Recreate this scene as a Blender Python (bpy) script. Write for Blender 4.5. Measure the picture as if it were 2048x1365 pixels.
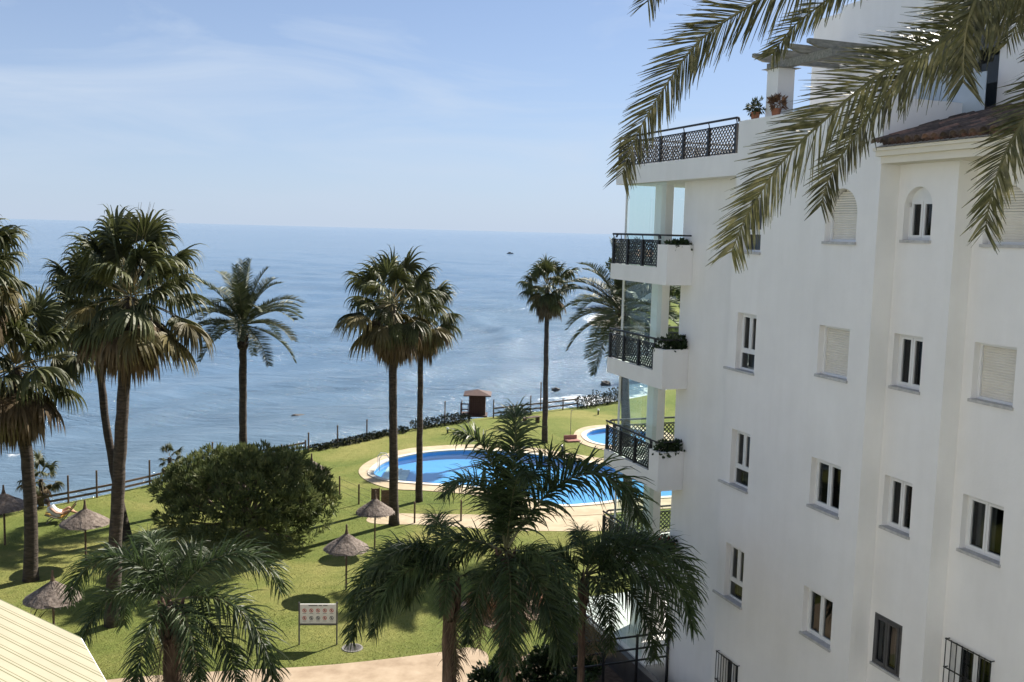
import bpy, bmesh, math, random
import numpy as np
from mathutils import Vector, Matrix, Euler

R = math.radians
scene = bpy.context.scene
for o in list(bpy.data.objects):
    bpy.data.objects.remove(o)
COL = scene.collection

# ------------------------------------------------------------------ camera
cam_d = bpy.data.cameras.new('camera')
cam_d.sensor_width = 36.0
cam_d.lens = 2000.0 * 36.0 / 2048.0
cam_d.clip_start = 0.1
cam_d.clip_end = 90000.0
cam = bpy.data.objects.new('camera', cam_d)
COL.objects.link(cam)
cam.matrix_world = (Matrix.Translation((0, 0, 13.4)) @ Euler((R(90 - 6.263), 0, 0)).to_matrix().to_4x4()
                    @ Matrix.Rotation(R(1.47), 4, 'Z'))
scene.camera = cam

# ------------------------------------------------------------------ sky and sun
SUN_AZ, SUN_EL = R(41.0), R(40.0)          # azimuth to the right of +Y
world = bpy.data.worlds.new('World')
scene.world = world
world.use_nodes = True
wn, wl = world.node_tree.nodes, world.node_tree.links
wn.clear()
w_out = wn.new('ShaderNodeOutputWorld')
w_bg = wn.new('ShaderNodeBackground')
w_sky = wn.new('ShaderNodeTexSky')
w_sky.sky_type = 'NISHITA'
w_sky.sun_disc = False
w_sky.sun_elevation = SUN_EL
w_sky.sun_rotation = SUN_AZ
w_sky.altitude = 0.0
w_sky.air_density = 0.7
w_sky.dust_density = 0.3
w_sky.ozone_density = 6.0
w_bg.inputs['Strength'].default_value = 0.0530
# thin cirrus: noise on the view direction, stretched along the horizon
w_tc = wn.new('ShaderNodeTexCoord')
w_map = wn.new('ShaderNodeMapping')
w_map.inputs['Scale'].default_value = (1.3, 1.3, 7.0)
w_map.inputs['Rotation'].default_value = (R(8), R(14), R(20))
w_noise = wn.new('ShaderNodeTexNoise')
w_noise.inputs['Scale'].default_value = 2.3
w_noise.inputs['Detail'].default_value = 7.0
w_noise.inputs['Roughness'].default_value = 0.55
w_noise.inputs['Distortion'].default_value = 0.7
w_ramp = wn.new('ShaderNodeValToRGB')
w_ramp.color_ramp.elements[0].position = 0.44
w_ramp.color_ramp.elements[0].color = (0.08, 0.08, 0.08, 1)
w_ramp.color_ramp.elements[1].position = 0.70
w_ramp.color_ramp.elements[1].color = (0.62, 0.62, 0.62, 1)
w_mix = wn.new('ShaderNodeMixRGB')
w_mix.inputs['Color2'].default_value = (6.2, 6.9, 7.8, 1)     # radiance of the sun-lit ice veil
# sea haze: a pale blue layer that thins with elevation, alike all round the horizon
w_sep = wn.new('ShaderNodeSeparateXYZ')
w_abs = wn.new('ShaderNodeMath'); w_abs.operation = 'ABSOLUTE'
w_sc = wn.new('ShaderNodeMath'); w_sc.operation = 'MULTIPLY'; w_sc.inputs[1].default_value = -5.2
w_exp = wn.new('ShaderNodeMath'); w_exp.operation = 'EXPONENT'
w_am = wn.new('ShaderNodeMath'); w_am.operation = 'MULTIPLY'; w_am.inputs[1].default_value = 0.92
w_haze = wn.new('ShaderNodeMixRGB')
w_haze.inputs['Color2'].default_value = (4.35, 5.15, 6.4, 1)
wl.new(w_tc.outputs['Generated'], w_sep.inputs['Vector'])
wl.new(w_sep.outputs['Z'], w_abs.inputs[0])
wl.new(w_abs.outputs[0], w_sc.inputs[0])
wl.new(w_sc.outputs[0], w_exp.inputs[0])
wl.new(w_exp.outputs[0], w_am.inputs[0])
wl.new(w_am.outputs[0], w_haze.inputs['Fac'])
wl.new(w_tc.outputs['Generated'], w_map.inputs['Vector'])
wl.new(w_map.outputs['Vector'], w_noise.inputs['Vector'])
wl.new(w_noise.outputs['Fac'], w_ramp.inputs['Fac'])
wl.new(w_ramp.outputs['Color'], w_mix.inputs['Fac'])
wl.new(w_sky.outputs['Color'], w_mix.inputs['Color1'])
wl.new(w_mix.outputs['Color'], w_haze.inputs['Color1'])
wl.new(w_haze.outputs['Color'], w_bg.inputs['Color'])
wl.new(w_bg.outputs['Background'], w_out.inputs['Surface'])

sun_d = bpy.data.lights.new('sun', 'SUN')
sun_d.energy = 5.0
sun_d.angle = R(0.53)
sun_d.color = (1.0, 0.93, 0.82)
sun = bpy.data.objects.new('sun', sun_d)
COL.objects.link(sun)
to_sun = Vector((math.sin(SUN_AZ) * math.cos(SUN_EL), math.cos(SUN_AZ) * math.cos(SUN_EL), math.sin(SUN_EL)))
sun.rotation_euler = to_sun.to_track_quat('Z', 'Y').to_euler()
sun.location = (20, 20, 60)

vs = scene.view_settings
vs.view_transform = 'Standard'
vs.look = 'None'
vs.gamma = 1.0
vs.exposure = 1.24
vs.use_curve_mapping = False
scene.cycles.use_denoising = True
scene.cycles.max_bounces = 8
scene.cycles.diffuse_bounces = 3
scene.cycles.glossy_bounces = 3
scene.cycles.transmission_bounces = 4
scene.cycles.transparent_max_bounces = 16
scene.cycles.caustics_reflective = False
scene.cycles.caustics_refractive = False

# ------------------------------------------------------------------ materials
def new_mat(name):
    m = bpy.data.materials.new(name)
    m.use_nodes = True
    nt = m.node_tree
    b = nt.nodes['Principled BSDF']
    return m, nt, b


def lin(c):
    return (c[0], c[1], c[2], 1.0)


def noise_col(nt, scale, stops, detail=5.0, rough=0.6, coord='Object', stretch=None, distort=0.0):
    tc = nt.nodes.new('ShaderNodeTexCoord')
    src = tc.outputs[coord]
    if stretch:
        mp = nt.nodes.new('ShaderNodeMapping')
        mp.inputs['Scale'].default_value = stretch
        nt.links.new(src, mp.inputs['Vector'])
        src = mp.outputs['Vector']
    n = nt.nodes.new('ShaderNodeTexNoise')
    n.inputs['Scale'].default_value = scale
    n.inputs['Detail'].default_value = detail
    n.inputs['Roughness'].default_value = rough
    n.inputs['Distortion'].default_value = distort
    nt.links.new(src, n.inputs['Vector'])
    r = nt.nodes.new('ShaderNodeValToRGB')
    els = r.color_ramp.elements
    while len(els) < len(stops):
        els.new(0.5)
    for e, (p, c) in zip(els, stops):
        e.position = p
        e.color = lin(c)
    nt.links.new(n.outputs['Fac'], r.inputs['Fac'])
    return r.outputs['Color'], n.outputs['Fac'], src


def add_bump(nt, b, fac, strength, dist):
    bp = nt.nodes.new('ShaderNodeBump')
    bp.inputs['Strength'].default_value = strength
    bp.inputs['Distance'].default_value = dist
    nt.links.new(fac, bp.inputs['Height'])
    nt.links.new(bp.outputs['Normal'], b.inputs['Normal'])
    return bp


def simple(name, stops, scale=4.0, rough=0.7, bump=0.0, bdist=0.01, metallic=0.0, spec=0.5, stretch=None, detail=5.0, coord='Object', distort=0.0):
    m, nt, b = new_mat(name)
    c, f, _ = noise_col(nt, scale, stops, stretch=stretch, detail=detail, coord=coord, distort=distort)
    nt.links.new(c, b.inputs['Base Color'])
    b.inputs['Roughness'].default_value = rough
    b.inputs['Metallic'].default_value = metallic
    b.inputs['Specular IOR Level'].default_value = spec
    if bump:
        add_bump(nt, b, f, bump, bdist)
    return m


def two(name, a, b_, **k):
    return simple(name, [(0.35, a), (0.65, b_)], **k)


def leaf_mat(name, c0, c1, c2, rough=0.55, trans=0.22, scale=1.2, tcol=None, spec=0.3):
    """two-sided leaf: glossy principled mixed with translucency, colour varied per object and by noise"""
    m, nt, b = new_mat(name)
    col, fac, _ = noise_col(nt, scale, [(0.3, c0), (0.5, c1), (0.72, c2)], detail=3)
    oi = nt.nodes.new('ShaderNodeObjectInfo')
    hs = nt.nodes.new('ShaderNodeHueSaturation')
    mr = nt.nodes.new('ShaderNodeMapRange')
    mr.inputs['To Min'].default_value = 0.72
    mr.inputs['To Max'].default_value = 1.3
    nt.links.new(oi.outputs['Random'], mr.inputs['Value'])
    nt.links.new(mr.outputs['Result'], hs.inputs['Value'])
    nt.links.new(col, hs.inputs['Color'])
    nt.links.new(hs.outputs['Color'], b.inputs['Base Color'])
    b.inputs['Roughness'].default_value = rough
    b.inputs['Specular IOR Level'].default_value = spec
    tr = nt.nodes.new('ShaderNodeBsdfTranslucent')
    if tcol:
        tr.inputs['Color'].default_value = lin(tcol)
    else:
        nt.links.new(hs.outputs['Color'], tr.inputs['Color'])
    mx = nt.nodes.new('ShaderNodeMixShader')
    mx.inputs['Fac'].default_value = trans
    out = nt.nodes['Material Output']
    nt.links.new(b.outputs['BSDF'], mx.inputs[1])
    nt.links.new(tr.outputs['BSDF'], mx.inputs[2])
    nt.links.new(mx.outputs['Shader'], out.inputs['Surface'])
    return m


def glass_mat(name, tint, rough=0.02, ior=1.45, bump=None):
    """clear sheet: tinted transparency with a Fresnel reflection (lets the sun through)"""
    m = bpy.data.materials.new(name)
    m.use_nodes = True
    nt = m.node_tree
    nt.nodes.clear()
    out = nt.nodes.new('ShaderNodeOutputMaterial')
    tp = nt.nodes.new('ShaderNodeBsdfTransparent')
    tp.inputs['Color'].default_value = lin(tint)
    gl = nt.nodes.new('ShaderNodeBsdfGlossy')
    gl.inputs['Roughness'].default_value = rough
    gl.inputs['Color'].default_value = (1, 1, 1, 1)
    fr = nt.nodes.new('ShaderNodeLayerWeight')          # Schlick reflection, alike from both sides of the sheet
    fr.inputs['Blend'].default_value = 0.5
    pw = nt.nodes.new('ShaderNodeMath')
    pw.operation = 'POWER'
    pw.inputs[1].default_value = 5.0
    nt.links.new(fr.outputs['Facing'], pw.inputs[0])
    f0 = ((ior - 1) / (ior + 1)) ** 2
    mr_ = nt.nodes.new('ShaderNodeMapRange')
    mr_.inputs['To Min'].default_value = f0
    nt.links.new(pw.outputs[0], mr_.inputs['Value'])
    mx = nt.nodes.new('ShaderNodeMixShader')
    nt.links.new(mr_.outputs['Result'], mx.inputs['Fac'])
    nt.links.new(tp.outputs['BSDF'], mx.inputs[1])
    nt.links.new(gl.outputs['BSDF'], mx.inputs[2])
    nt.links.new(mx.outputs['Shader'], out.inputs['Surface'])
    if bump:
        tc = nt.nodes.new('ShaderNodeTexCoord')
        n = nt.nodes.new('ShaderNodeTexNoise')
        n.inputs['Scale'].default_value = bump[0]
        n.inputs['Detail'].default_value = 4
        nt.links.new(tc.outputs['Object'], n.inputs['Vector'])
        bp = nt.nodes.new('ShaderNodeBump')
        bp.inputs['Strength'].default_value = bump[1]
        bp.inputs['Distance'].default_value = 0.05
        nt.links.new(n.outputs['Fac'], bp.inputs['Height'])
        nt.links.new(bp.outputs['Normal'], gl.inputs['Normal'])
        nt.links.new(bp.outputs['Normal'], fr.inputs['Normal'])
    return m


M = {}
# stucco: off white paint with faint blotches, rain streaks and trowel relief
def stucco(name, base):
    m, nt, b = new_mat(name)
    d = tuple(c * 0.91 for c in base)
    c1, f1, _ = noise_col(nt, 0.55, [(0.3, d), (0.7, base)], detail=8, rough=0.65)
    c2, f2, _ = noise_col(nt, 1.0, [(0.42, (0.86, 0.85, 0.83)), (0.58, (1, 1, 1))], detail=6, stretch=(1.7, 1.7, 0.22))
    mul = nt.nodes.new('ShaderNodeMixRGB')
    mul.blend_type = 'MULTIPLY'
    mul.inputs['Fac'].default_value = 0.20
    nt.links.new(c1, mul.inputs['Color1'])
    nt.links.new(c2, mul.inputs['Color2'])
    nt.links.new(mul.outputs['Color'], b.inputs['Base Color'])
    b.inputs['Roughness'].default_value = 0.85
    b.inputs['Specular IOR Level'].default_value = 0.25
    _, f3, _ = noise_col(nt, 22.0, [(0, (0, 0, 0)), (1, (1, 1, 1))], detail=6)
    add_bump(nt, b, f3, 0.35, 0.008)
    return m


M['stucco'] = stucco('white stucco', (0.885, 0.870, 0.850))
M['cream_paint'] = stucco('cream cornice paint', (0.80, 0.75, 0.64))
M['frame'] = two('white lacquered frame', (0.74, 0.75, 0.75), (0.80, 0.80, 0.79), rough=0.35, scale=2)
M['frame_dark'] = two('dark aluminium frame', (0.05, 0.05, 0.055), (0.08, 0.08, 0.085), rough=0.4, scale=3)
M['shutter'] = two('beige roller shutter', (0.70, 0.66, 0.58), (0.76, 0.72, 0.64), rough=0.55, scale=3)
M['sill'] = two('grey stone sill', (0.42, 0.41, 0.40), (0.55, 0.54, 0.53), rough=0.6, scale=9)
M['sill_dark'] = two('weathered concrete ring', (0.12, 0.115, 0.10), (0.2, 0.19, 0.17), rough=0.9, scale=8)
M['pane'] = glass_mat('window glass', (0.33, 0.36, 0.38), ior=1.5)
M['glass'] = glass_mat('frameless terrace glass', (0.88, 0.97, 0.94), ior=1.75)
M['glass_edge'] = glass_mat('green glass guard', (0.74, 0.84, 0.82), ior=1.4)
M['frosted'] = two('frosted pale glass', (0.40, 0.46, 0.50), (0.48, 0.54, 0.58), rough=0.25, scale=2)
M['curtain'] = two('grey curtain', (0.30, 0.30, 0.30), (0.48, 0.47, 0.46), rough=0.9, scale=5, stretch=(8, 8, 0.3))
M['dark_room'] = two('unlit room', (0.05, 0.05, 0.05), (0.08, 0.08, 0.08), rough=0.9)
M['black_metal'] = two('black railing paint', (0.008, 0.008, 0.009), (0.018, 0.018, 0.02), rough=0.5, scale=12)
M['tile'] = None
M['terrace_tile'] = two('pale terrace tile', (0.60, 0.60, 0.58), (0.68, 0.68, 0.66), rough=0.4, scale=3)
M['soffit'] = two('soffit paint', (0.72, 0.70, 0.66), (0.78, 0.76, 0.72), rough=0.85)
M['wood'] = two('weathered brown wood', (0.060, 0.036, 0.022), (0.13, 0.085, 0.055), rough=0.75, scale=6, stretch=(1, 1, 5), bump=0.3)
M['wood_grey'] = two('grey weathered wood', (0.13, 0.115, 0.10), (0.24, 0.215, 0.185), rough=0.8, scale=6, stretch=(1, 1, 4), bump=0.3)
M['wood_red'] = two('red brown stained wood', (0.034, 0.013, 0.009), (0.062, 0.024, 0.016), rough=0.7, scale=5, stretch=(1, 1, 4), bump=0.2)
M['pergola'] = two('grey green pergola wood', (0.17, 0.165, 0.14), (0.30, 0.29, 0.25), rough=0.8, scale=5, stretch=(4, 1, 4))
M['thatch'] = simple('dry heather thatch', [(0.3, (0.075, 0.056, 0.045)), (0.5, (0.145, 0.115, 0.097)), (0.72, (0.24, 0.20, 0.17))], scale=9, rough=0.95, bump=0.8, bdist=0.04, detail=8)
M['fan'] = leaf_mat('fan palm leaf', (0.033, 0.040, 0.014), (0.064, 0.073, 0.025), (0.116, 0.119, 0.044), trans=0.24)
M['fan_old'] = leaf_mat('yellowing fan palm leaf', (0.072, 0.061, 0.022), (0.122, 0.101, 0.036), (0.173, 0.144, 0.065), trans=0.2, rough=0.6)
M['fan_dry'] = leaf_mat('dead fan palm leaf', (0.060, 0.042, 0.023), (0.114, 0.081, 0.045), (0.198, 0.150, 0.090), trans=0.12, rough=0.8)
M['rachis'] = two('green leaf rib', (0.055, 0.060, 0.025), (0.11, 0.105, 0.045), rough=0.6, scale=4)
M['petiole'] = two('palm leaf stalk', (0.12, 0.11, 0.045), (0.22, 0.17, 0.085), rough=0.55, scale=4)
M['date'] = leaf_mat('date palm leaf', (0.033, 0.045, 0.021), (0.060, 0.075, 0.033), (0.108, 0.120, 0.054), trans=0.14)
M['date_near'] = leaf_mat('near date palm leaf', (0.026, 0.028, 0.012), (0.068, 0.072, 0.030), (0.170, 0.160, 0.080), rough=0.5, spec=0.4, trans=0.18, scale=13.0)
M['queen'] = leaf_mat('queen palm leaf', (0.024, 0.041, 0.016), (0.048, 0.075, 0.027), (0.099, 0.132, 0.048), rough=0.48, trans=0.36, spec=0.38)
M['queen_dry'] = leaf_mat('withered queen palm leaf', (0.10, 0.075, 0.045), (0.18, 0.14, 0.085), (0.28, 0.23, 0.15), rough=0.7, trans=0.1)
M['pine'] = leaf_mat('pine needles', (0.042, 0.060, 0.022), (0.090, 0.112, 0.040), (0.175, 0.180, 0.072), rough=0.6, trans=0.30, scale=1.8)
M['shrub'] = leaf_mat('dark shrub leaf', (0.017, 0.031, 0.012), (0.036, 0.060, 0.022), (0.072, 0.102, 0.036), rough=0.4, trans=0.2)
M['hedge'] = leaf_mat('hedge leaf', (0.011, 0.015, 0.007), (0.019, 0.027, 0.011), (0.039, 0.046, 0.019), rough=0.55, trans=0.1)
M['dry_shrub'] = leaf_mat('rust coloured dry shrub', (0.13, 0.065, 0.035), (0.23, 0.13, 0.075), (0.36, 0.24, 0.15), rough=0.8, trans=0.1)
M['flower'] = leaf_mat('red geranium', (0.28, 0.03, 0.02), (0.4, 0.06, 0.04), (0.45, 0.2, 0.12), rough=0.5, trans=0.2)
M['trunk'] = simple('palm trunk', [(0.32, (0.020, 0.015, 0.012)), (0.5, (0.045, 0.034, 0.026)), (0.72, (0.092, 0.070, 0.054))], scale=3.2, rough=0.95, bump=1.0, bdist=0.05, stretch=(1.2, 1.2, 4.5), detail=8)
M['trunk_red'] = simple('red brown fibrous palm trunk', [(0.32, (0.035, 0.022, 0.016)), (0.5, (0.090, 0.055, 0.038)), (0.72, (0.17, 0.115, 0.08))], scale=3.4, rough=0.95, bump=1.0, bdist=0.05, stretch=(3.0, 3.0, 0.7), detail=8)
M['bark'] = two('pine bark', (0.10, 0.075, 0.058), (0.24, 0.19, 0.15), rough=0.95, scale=7, bump=0.7, bdist=0.03)
M['rock'] = simple('dark shore rock', [(0.3, (0.03, 0.028, 0.025)), (0.7, (0.10, 0.09, 0.08))], scale=2.5, rough=0.85, bump=0.8, bdist=0.1)
M['sand'] = two('wet grey beach', (0.16, 0.14, 0.115), (0.27, 0.245, 0.20), rough=0.9, scale=0.6, bump=0.3, bdist=0.05)
M['pool_tile'] = two('blue pool mosaic', (0.115, 0.325, 0.62), (0.14, 0.37, 0.67), rough=0.4, scale=1.2)
M['pool_edge'] = two('pale coping stone', (0.52, 0.47, 0.38), (0.60, 0.55, 0.45), rough=0.7, scale=3)
M['pool_water'] = glass_mat('pool water', (0.74, 0.93, 0.98), rough=0.03, ior=1.33, bump=(2.2, 0.25))
M['deck'] = simple('sandstone pool deck', [(0.3, (0.31, 0.24, 0.15)), (0.5, (0.38, 0.305, 0.20)), (0.72, (0.45, 0.375, 0.26))], scale=1.1, rough=0.85, bump=0.2, detail=8)
M['path'] = simple('pinkish gravel path', [(0.3, (0.24, 0.175, 0.115)), (0.5, (0.315, 0.24, 0.165)), (0.72, (0.38, 0.30, 0.215))], scale=1.6, rough=0.95, bump=0.35, detail=9)
M['soil'] = two('mulch', (0.07, 0.048, 0.034), (0.15, 0.105, 0.075), rough=1.0, scale=5, bump=0.6, bdist=0.03)
M['concrete'] = two('grey concrete', (0.26, 0.25, 0.235), (0.38, 0.37, 0.35), rough=0.9, scale=5, bump=0.2)
M['iron'] = two('cast iron cover', (0.045, 0.042, 0.04), (0.085, 0.08, 0.075), rough=0.6, scale=20, bump=0.3)
M['board_white'] = two('white notice board', (0.62, 0.61, 0.58), (0.70, 0.69, 0.66), rough=0.6, scale=8)
M['print_red'] = two('red print', (0.42, 0.06, 0.04), (0.50, 0.10, 0.07), rough=0.6)
M['print_dark'] = two('dark print', (0.04, 0.04, 0.05), (0.07, 0.07, 0.08), rough=0.6)
M['pot'] = two('terracotta pot', (0.26, 0.10, 0.055), (0.36, 0.16, 0.09), rough=0.85, scale=6)
M['skin'] = two('skin', (0.42, 0.235, 0.15), (0.50, 0.29, 0.19), rough=0.6, scale=6)
M['cloth_white'] = two('white cloth', (0.66, 0.66, 0.65), (0.75, 0.75, 0.74), rough=0.9, scale=6)
M['cloth_yellow'] = two('yellow orange cloth', (0.60, 0.36, 0.06), (0.68, 0.44, 0.10), rough=0.9, scale=6)
M['hair'] = two('dark hair', (0.03, 0.018, 0.012), (0.06, 0.035, 0.025), rough=0.6)
M['red_paint'] = two('brick red tile', (0.24, 0.10, 0.08), (0.32, 0.15, 0.12), rough=0.5)
M['lamp_white'] = two('opal lamp head', (0.70, 0.70, 0.68), (0.78, 0.78, 0.76), rough=0.4)
M['house'] = two('distant white house', (0.68, 0.66, 0.62), (0.78, 0.76, 0.73), rough=0.9, scale=0.4)
M['house_roof'] = two('distant clay roof', (0.26, 0.13, 0.08), (0.36, 0.19, 0.12), rough=0.9, scale=1)


# clay tile: colour per tile
def tile_mat():
    m, nt, b = new_mat('old clay roof tile')
    oi = nt.nodes.new('ShaderNodeObjectInfo')
    r = nt.nodes.new('ShaderNodeValToRGB')
    els = r.color_ramp.elements
    els[0].position, els[0].color = 0.0, (0.065, 0.050, 0.043, 1)
    els[1].position, els[1].color = 1.0, (0.36, 0.21, 0.155, 1)
    e = els.new(0.45)
    e.color = (0.15, 0.112, 0.094, 1)
    nt.links.new(oi.outputs['Random'], r.inputs['Fac'])
    c, f, _ = noise_col(nt, 9, [(0.35, (0.35, 0.33, 0.32)), (0.7, (1, 1, 1))], detail=7)
    mul = nt.nodes.new('ShaderNodeMixRGB')
    mul.blend_type = 'MULTIPLY'
    mul.inputs['Fac'].default_value = 0.8
    nt.links.new(r.outputs['Color'], mul.inputs['Color1'])
    nt.links.new(c, mul.inputs['Color2'])
    nt.links.new(mul.outputs['Color'], b.inputs['Base Color'])
    b.inputs['Roughness'].default_value = 0.9
    add_bump(nt, b, f, 0.5, 0.01)
    return m


M['tile'] = tile_mat()


def lawn_mat():
    m, nt, b = new_mat('mown lawn')
    big, f1, _ = noise_col(nt, 0.16, [(0.30, (0.080, 0.118, 0.026)), (0.47, (0.142, 0.168, 0.042)), (0.64, (0.225, 0.218, 0.072))], detail=6, rough=0.65, distort=0.6)
    fine, f2, _ = noise_col(nt, 2.6, [(0.28, (0.58, 0.64, 0.56)), (0.5, (0.92, 0.92, 0.86)), (0.74, (1.2, 1.14, 1.08))], detail=10, rough=0.82)
    mul = nt.nodes.new('ShaderNodeMixRGB')
    mul.blend_type = 'MULTIPLY'
    mul.inputs['Fac'].default_value = 0.85
    nt.links.new(big, mul.inputs['Color1'])
    nt.links.new(fine, mul.inputs['Color2'])
    nt.links.new(mul.outputs['Color'], b.inputs['Base Color'])
    b.inputs['Roughness'].default_value = 0.95
    b.inputs['Specular IOR Level'].default_value = 0.15
    _, f3, _ = noise_col(nt, 16, [(0, (0, 0, 0)), (1, (1, 1, 1))], detail=8, rough=0.8)
    add_bump(nt, b, f3, 0.9, 0.06)
    return m


M['lawn'] = lawn_mat()
M['grass'] = leaf_mat('grass blade', (0.105, 0.140, 0.032), (0.175, 0.190, 0.052), (0.265, 0.25, 0.09), rough=0.7, trans=0.3, scale=0.5, spec=0.2)


def sea_mat():
    m, nt, b = new_mat('sea water')
    tc = nt.nodes.new('ShaderNodeTexCoord')
    geo = nt.nodes.new('ShaderNodeNewGeometry')
    # water body colour: blue offshore, greener towards the beach (attribute written on the mesh)
    at = nt.nodes.new('ShaderNodeAttribute')
    at.attribute_name = 'shore'
    r = nt.nodes.new('ShaderNodeValToRGB')
    els = r.color_ramp.elements
    els[0].position, els[0].color = 0.0, (0.105, 0.180, 0.280, 1)
    els[1].position, els[1].color = 1.0, (0.120, 0.180, 0.235, 1)
    nt.links.new(at.outputs['Fac'], r.inputs['Fac'])
    # streaks of smoother and rougher water
    mp = nt.nodes.new('ShaderNodeMapping')
    mp.inputs['Rotation'].default_value = (0, 0, R(-14))
    mp.inputs['Scale'].default_value = (0.006, 0.035, 1)
    nt.links.new(tc.outputs['Object'], mp.inputs['Vector'])
    n0 = nt.nodes.new('ShaderNodeTexNoise')
    n0.inputs['Scale'].default_value = 1.0
    n0.inputs['Detail'].default_value = 4
    nt.links.new(mp.outputs['Vector'], n0.inputs['Vector'])
    st = nt.nodes.new('ShaderNodeMapRange')
    st.inputs['From Min'].default_value = 0.35
    st.inputs['From Max'].default_value = 0.65
    st.inputs['To Min'].default_value = 0.55
    st.inputs['To Max'].default_value = 1.0
    nt.links.new(n0.outputs['Fac'], st.inputs['Value'])
    # ripples at two scales
    mp2 = nt.nodes.new('ShaderNodeMapping')
    mp2.inputs['Rotation'].default_value = (0, 0, R(13))
    mp2.inputs['Scale'].default_value = (0.16, 1.0, 1)
    nt.links.new(tc.outputs['Object'], mp2.inputs['Vector'])
    n1 = nt.nodes.new('ShaderNodeTexNoise')
    n1.inputs['Scale'].default_value = 0.8
    n1.inputs['Detail'].default_value = 7
    n1.inputs['Roughness'].default_value = 0.68
    nt.links.new(mp2.outputs['Vector'], n1.inputs['Vector'])
    bp = nt.nodes.new('ShaderNodeBump')
    bp.inputs['Distance'].default_value = 0.75
    nt.links.new(st.outputs['Result'], bp.inputs['Strength'])
    nt.links.new(n1.outputs['Fac'], bp.inputs['Height'])
    nt.links.new(bp.outputs['Normal'], b.inputs['Normal'])
    b.inputs['Roughness'].default_value = 0.12
    b.inputs['IOR'].default_value = 1.33
    # foam
    af = nt.nodes.new('ShaderNodeAttribute')
    af.attribute_name = 'foam'
    nf = nt.nodes.new('ShaderNodeTexNoise')
    nf.inputs['Scale'].default_value = 0.9
    nf.inputs['Detail'].default_value = 8
    nf.inputs['Roughness'].default_value = 0.7
    nt.links.new(tc.outputs['Object'], nf.inputs['Vector'])
    mm = nt.nodes.new('ShaderNodeMath')
    mm.operation = 'ADD'
    nt.links.new(af.outputs['Fac'], mm.inputs[0])
    nt.links.new(nf.outputs['Fac'], mm.inputs[1])
    mr = nt.nodes.new('ShaderNodeMapRange')
    mr.inputs['From Min'].default_value = 0.98
    mr.inputs['From Max'].default_value = 1.2
    nt.links.new(mm.outputs['Value'], mr.inputs['Value'])
    mx = nt.nodes.new('ShaderNodeMixRGB')
    mx.inputs['Color2'].default_value = (0.78, 0.80, 0.80, 1)
    nt.links.new(mr.outputs['Result'], mx.inputs['Fac'])
    nt.links.new(r.outputs['Color'], mx.inputs['Color1'])
    nt.links.new(mx.outputs['Color'], b.inputs['Base Color'])
    rr = nt.nodes.new('ShaderNodeMapRange')
    rr.inputs['To Min'].default_value = 0.12
    rr.inputs['To Max'].default_value = 0.8
    nt.links.new(mr.outputs['Result'], rr.inputs['Value'])
    nt.links.new(rr.outputs['Result'], b.inputs['Roughness'])
    return m


M['sea'] = sea_mat()


def awning_mat():
    m, nt, b = new_mat('cream awning cloth with green stripes')
    tc = nt.nodes.new('ShaderNodeTexCoord')
    sep = nt.nodes.new('ShaderNodeSeparateXYZ')
    nt.links.new(tc.outputs['Object'], sep.inputs['Vector'])
    def stripes(period, offset, width):
        a = nt.nodes.new('ShaderNodeMath'); a.operation = 'ADD'; a.inputs[1].default_value = offset
        nt.links.new(sep.outputs['Y'], a.inputs[0])
        d = nt.nodes.new('ShaderNodeMath'); d.operation = 'DIVIDE'; d.inputs[1].default_value = period
        nt.links.new(a.outputs[0], d.inputs[0])
        f = nt.nodes.new('ShaderNodeMath'); f.operation = 'FRACT'
        nt.links.new(d.outputs[0], f.inputs[0])
        l = nt.nodes.new('ShaderNodeMath'); l.operation = 'LESS_THAN'; l.inputs[1].default_value = width
        nt.links.new(f.outputs[0], l.inputs[0])
        return l.outputs[0]
    s1 = stripes(0.125, 0.0, 0.10)
    s2 = stripes(0.125, 0.03, 0.07)
    mx_ = nt.nodes.new('ShaderNodeMath'); mx_.operation = 'MAXIMUM'
    nt.links.new(s1, mx_.inputs[0]); nt.links.new(s2, mx_.inputs[1])
    c, f, _ = noise_col(nt, 3, [(0.3, (0.29, 0.25, 0.18)), (0.7, (0.335, 0.29, 0.21))], detail=6)
    mix = nt.nodes.new('ShaderNodeMixRGB')
    nt.links.new(mx_.outputs[0], mix.inputs['Fac'])
    nt.links.new(c, mix.inputs['Color1'])
    mix.inputs['Color2'].default_value = (0.10, 0.12, 0.06, 1)
    nt.links.new(mix.outputs['Color'], b.inputs['Base Color'])
    b.inputs['Roughness'].default_value = 0.85
    return m


M['awning'] = awning_mat()


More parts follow.
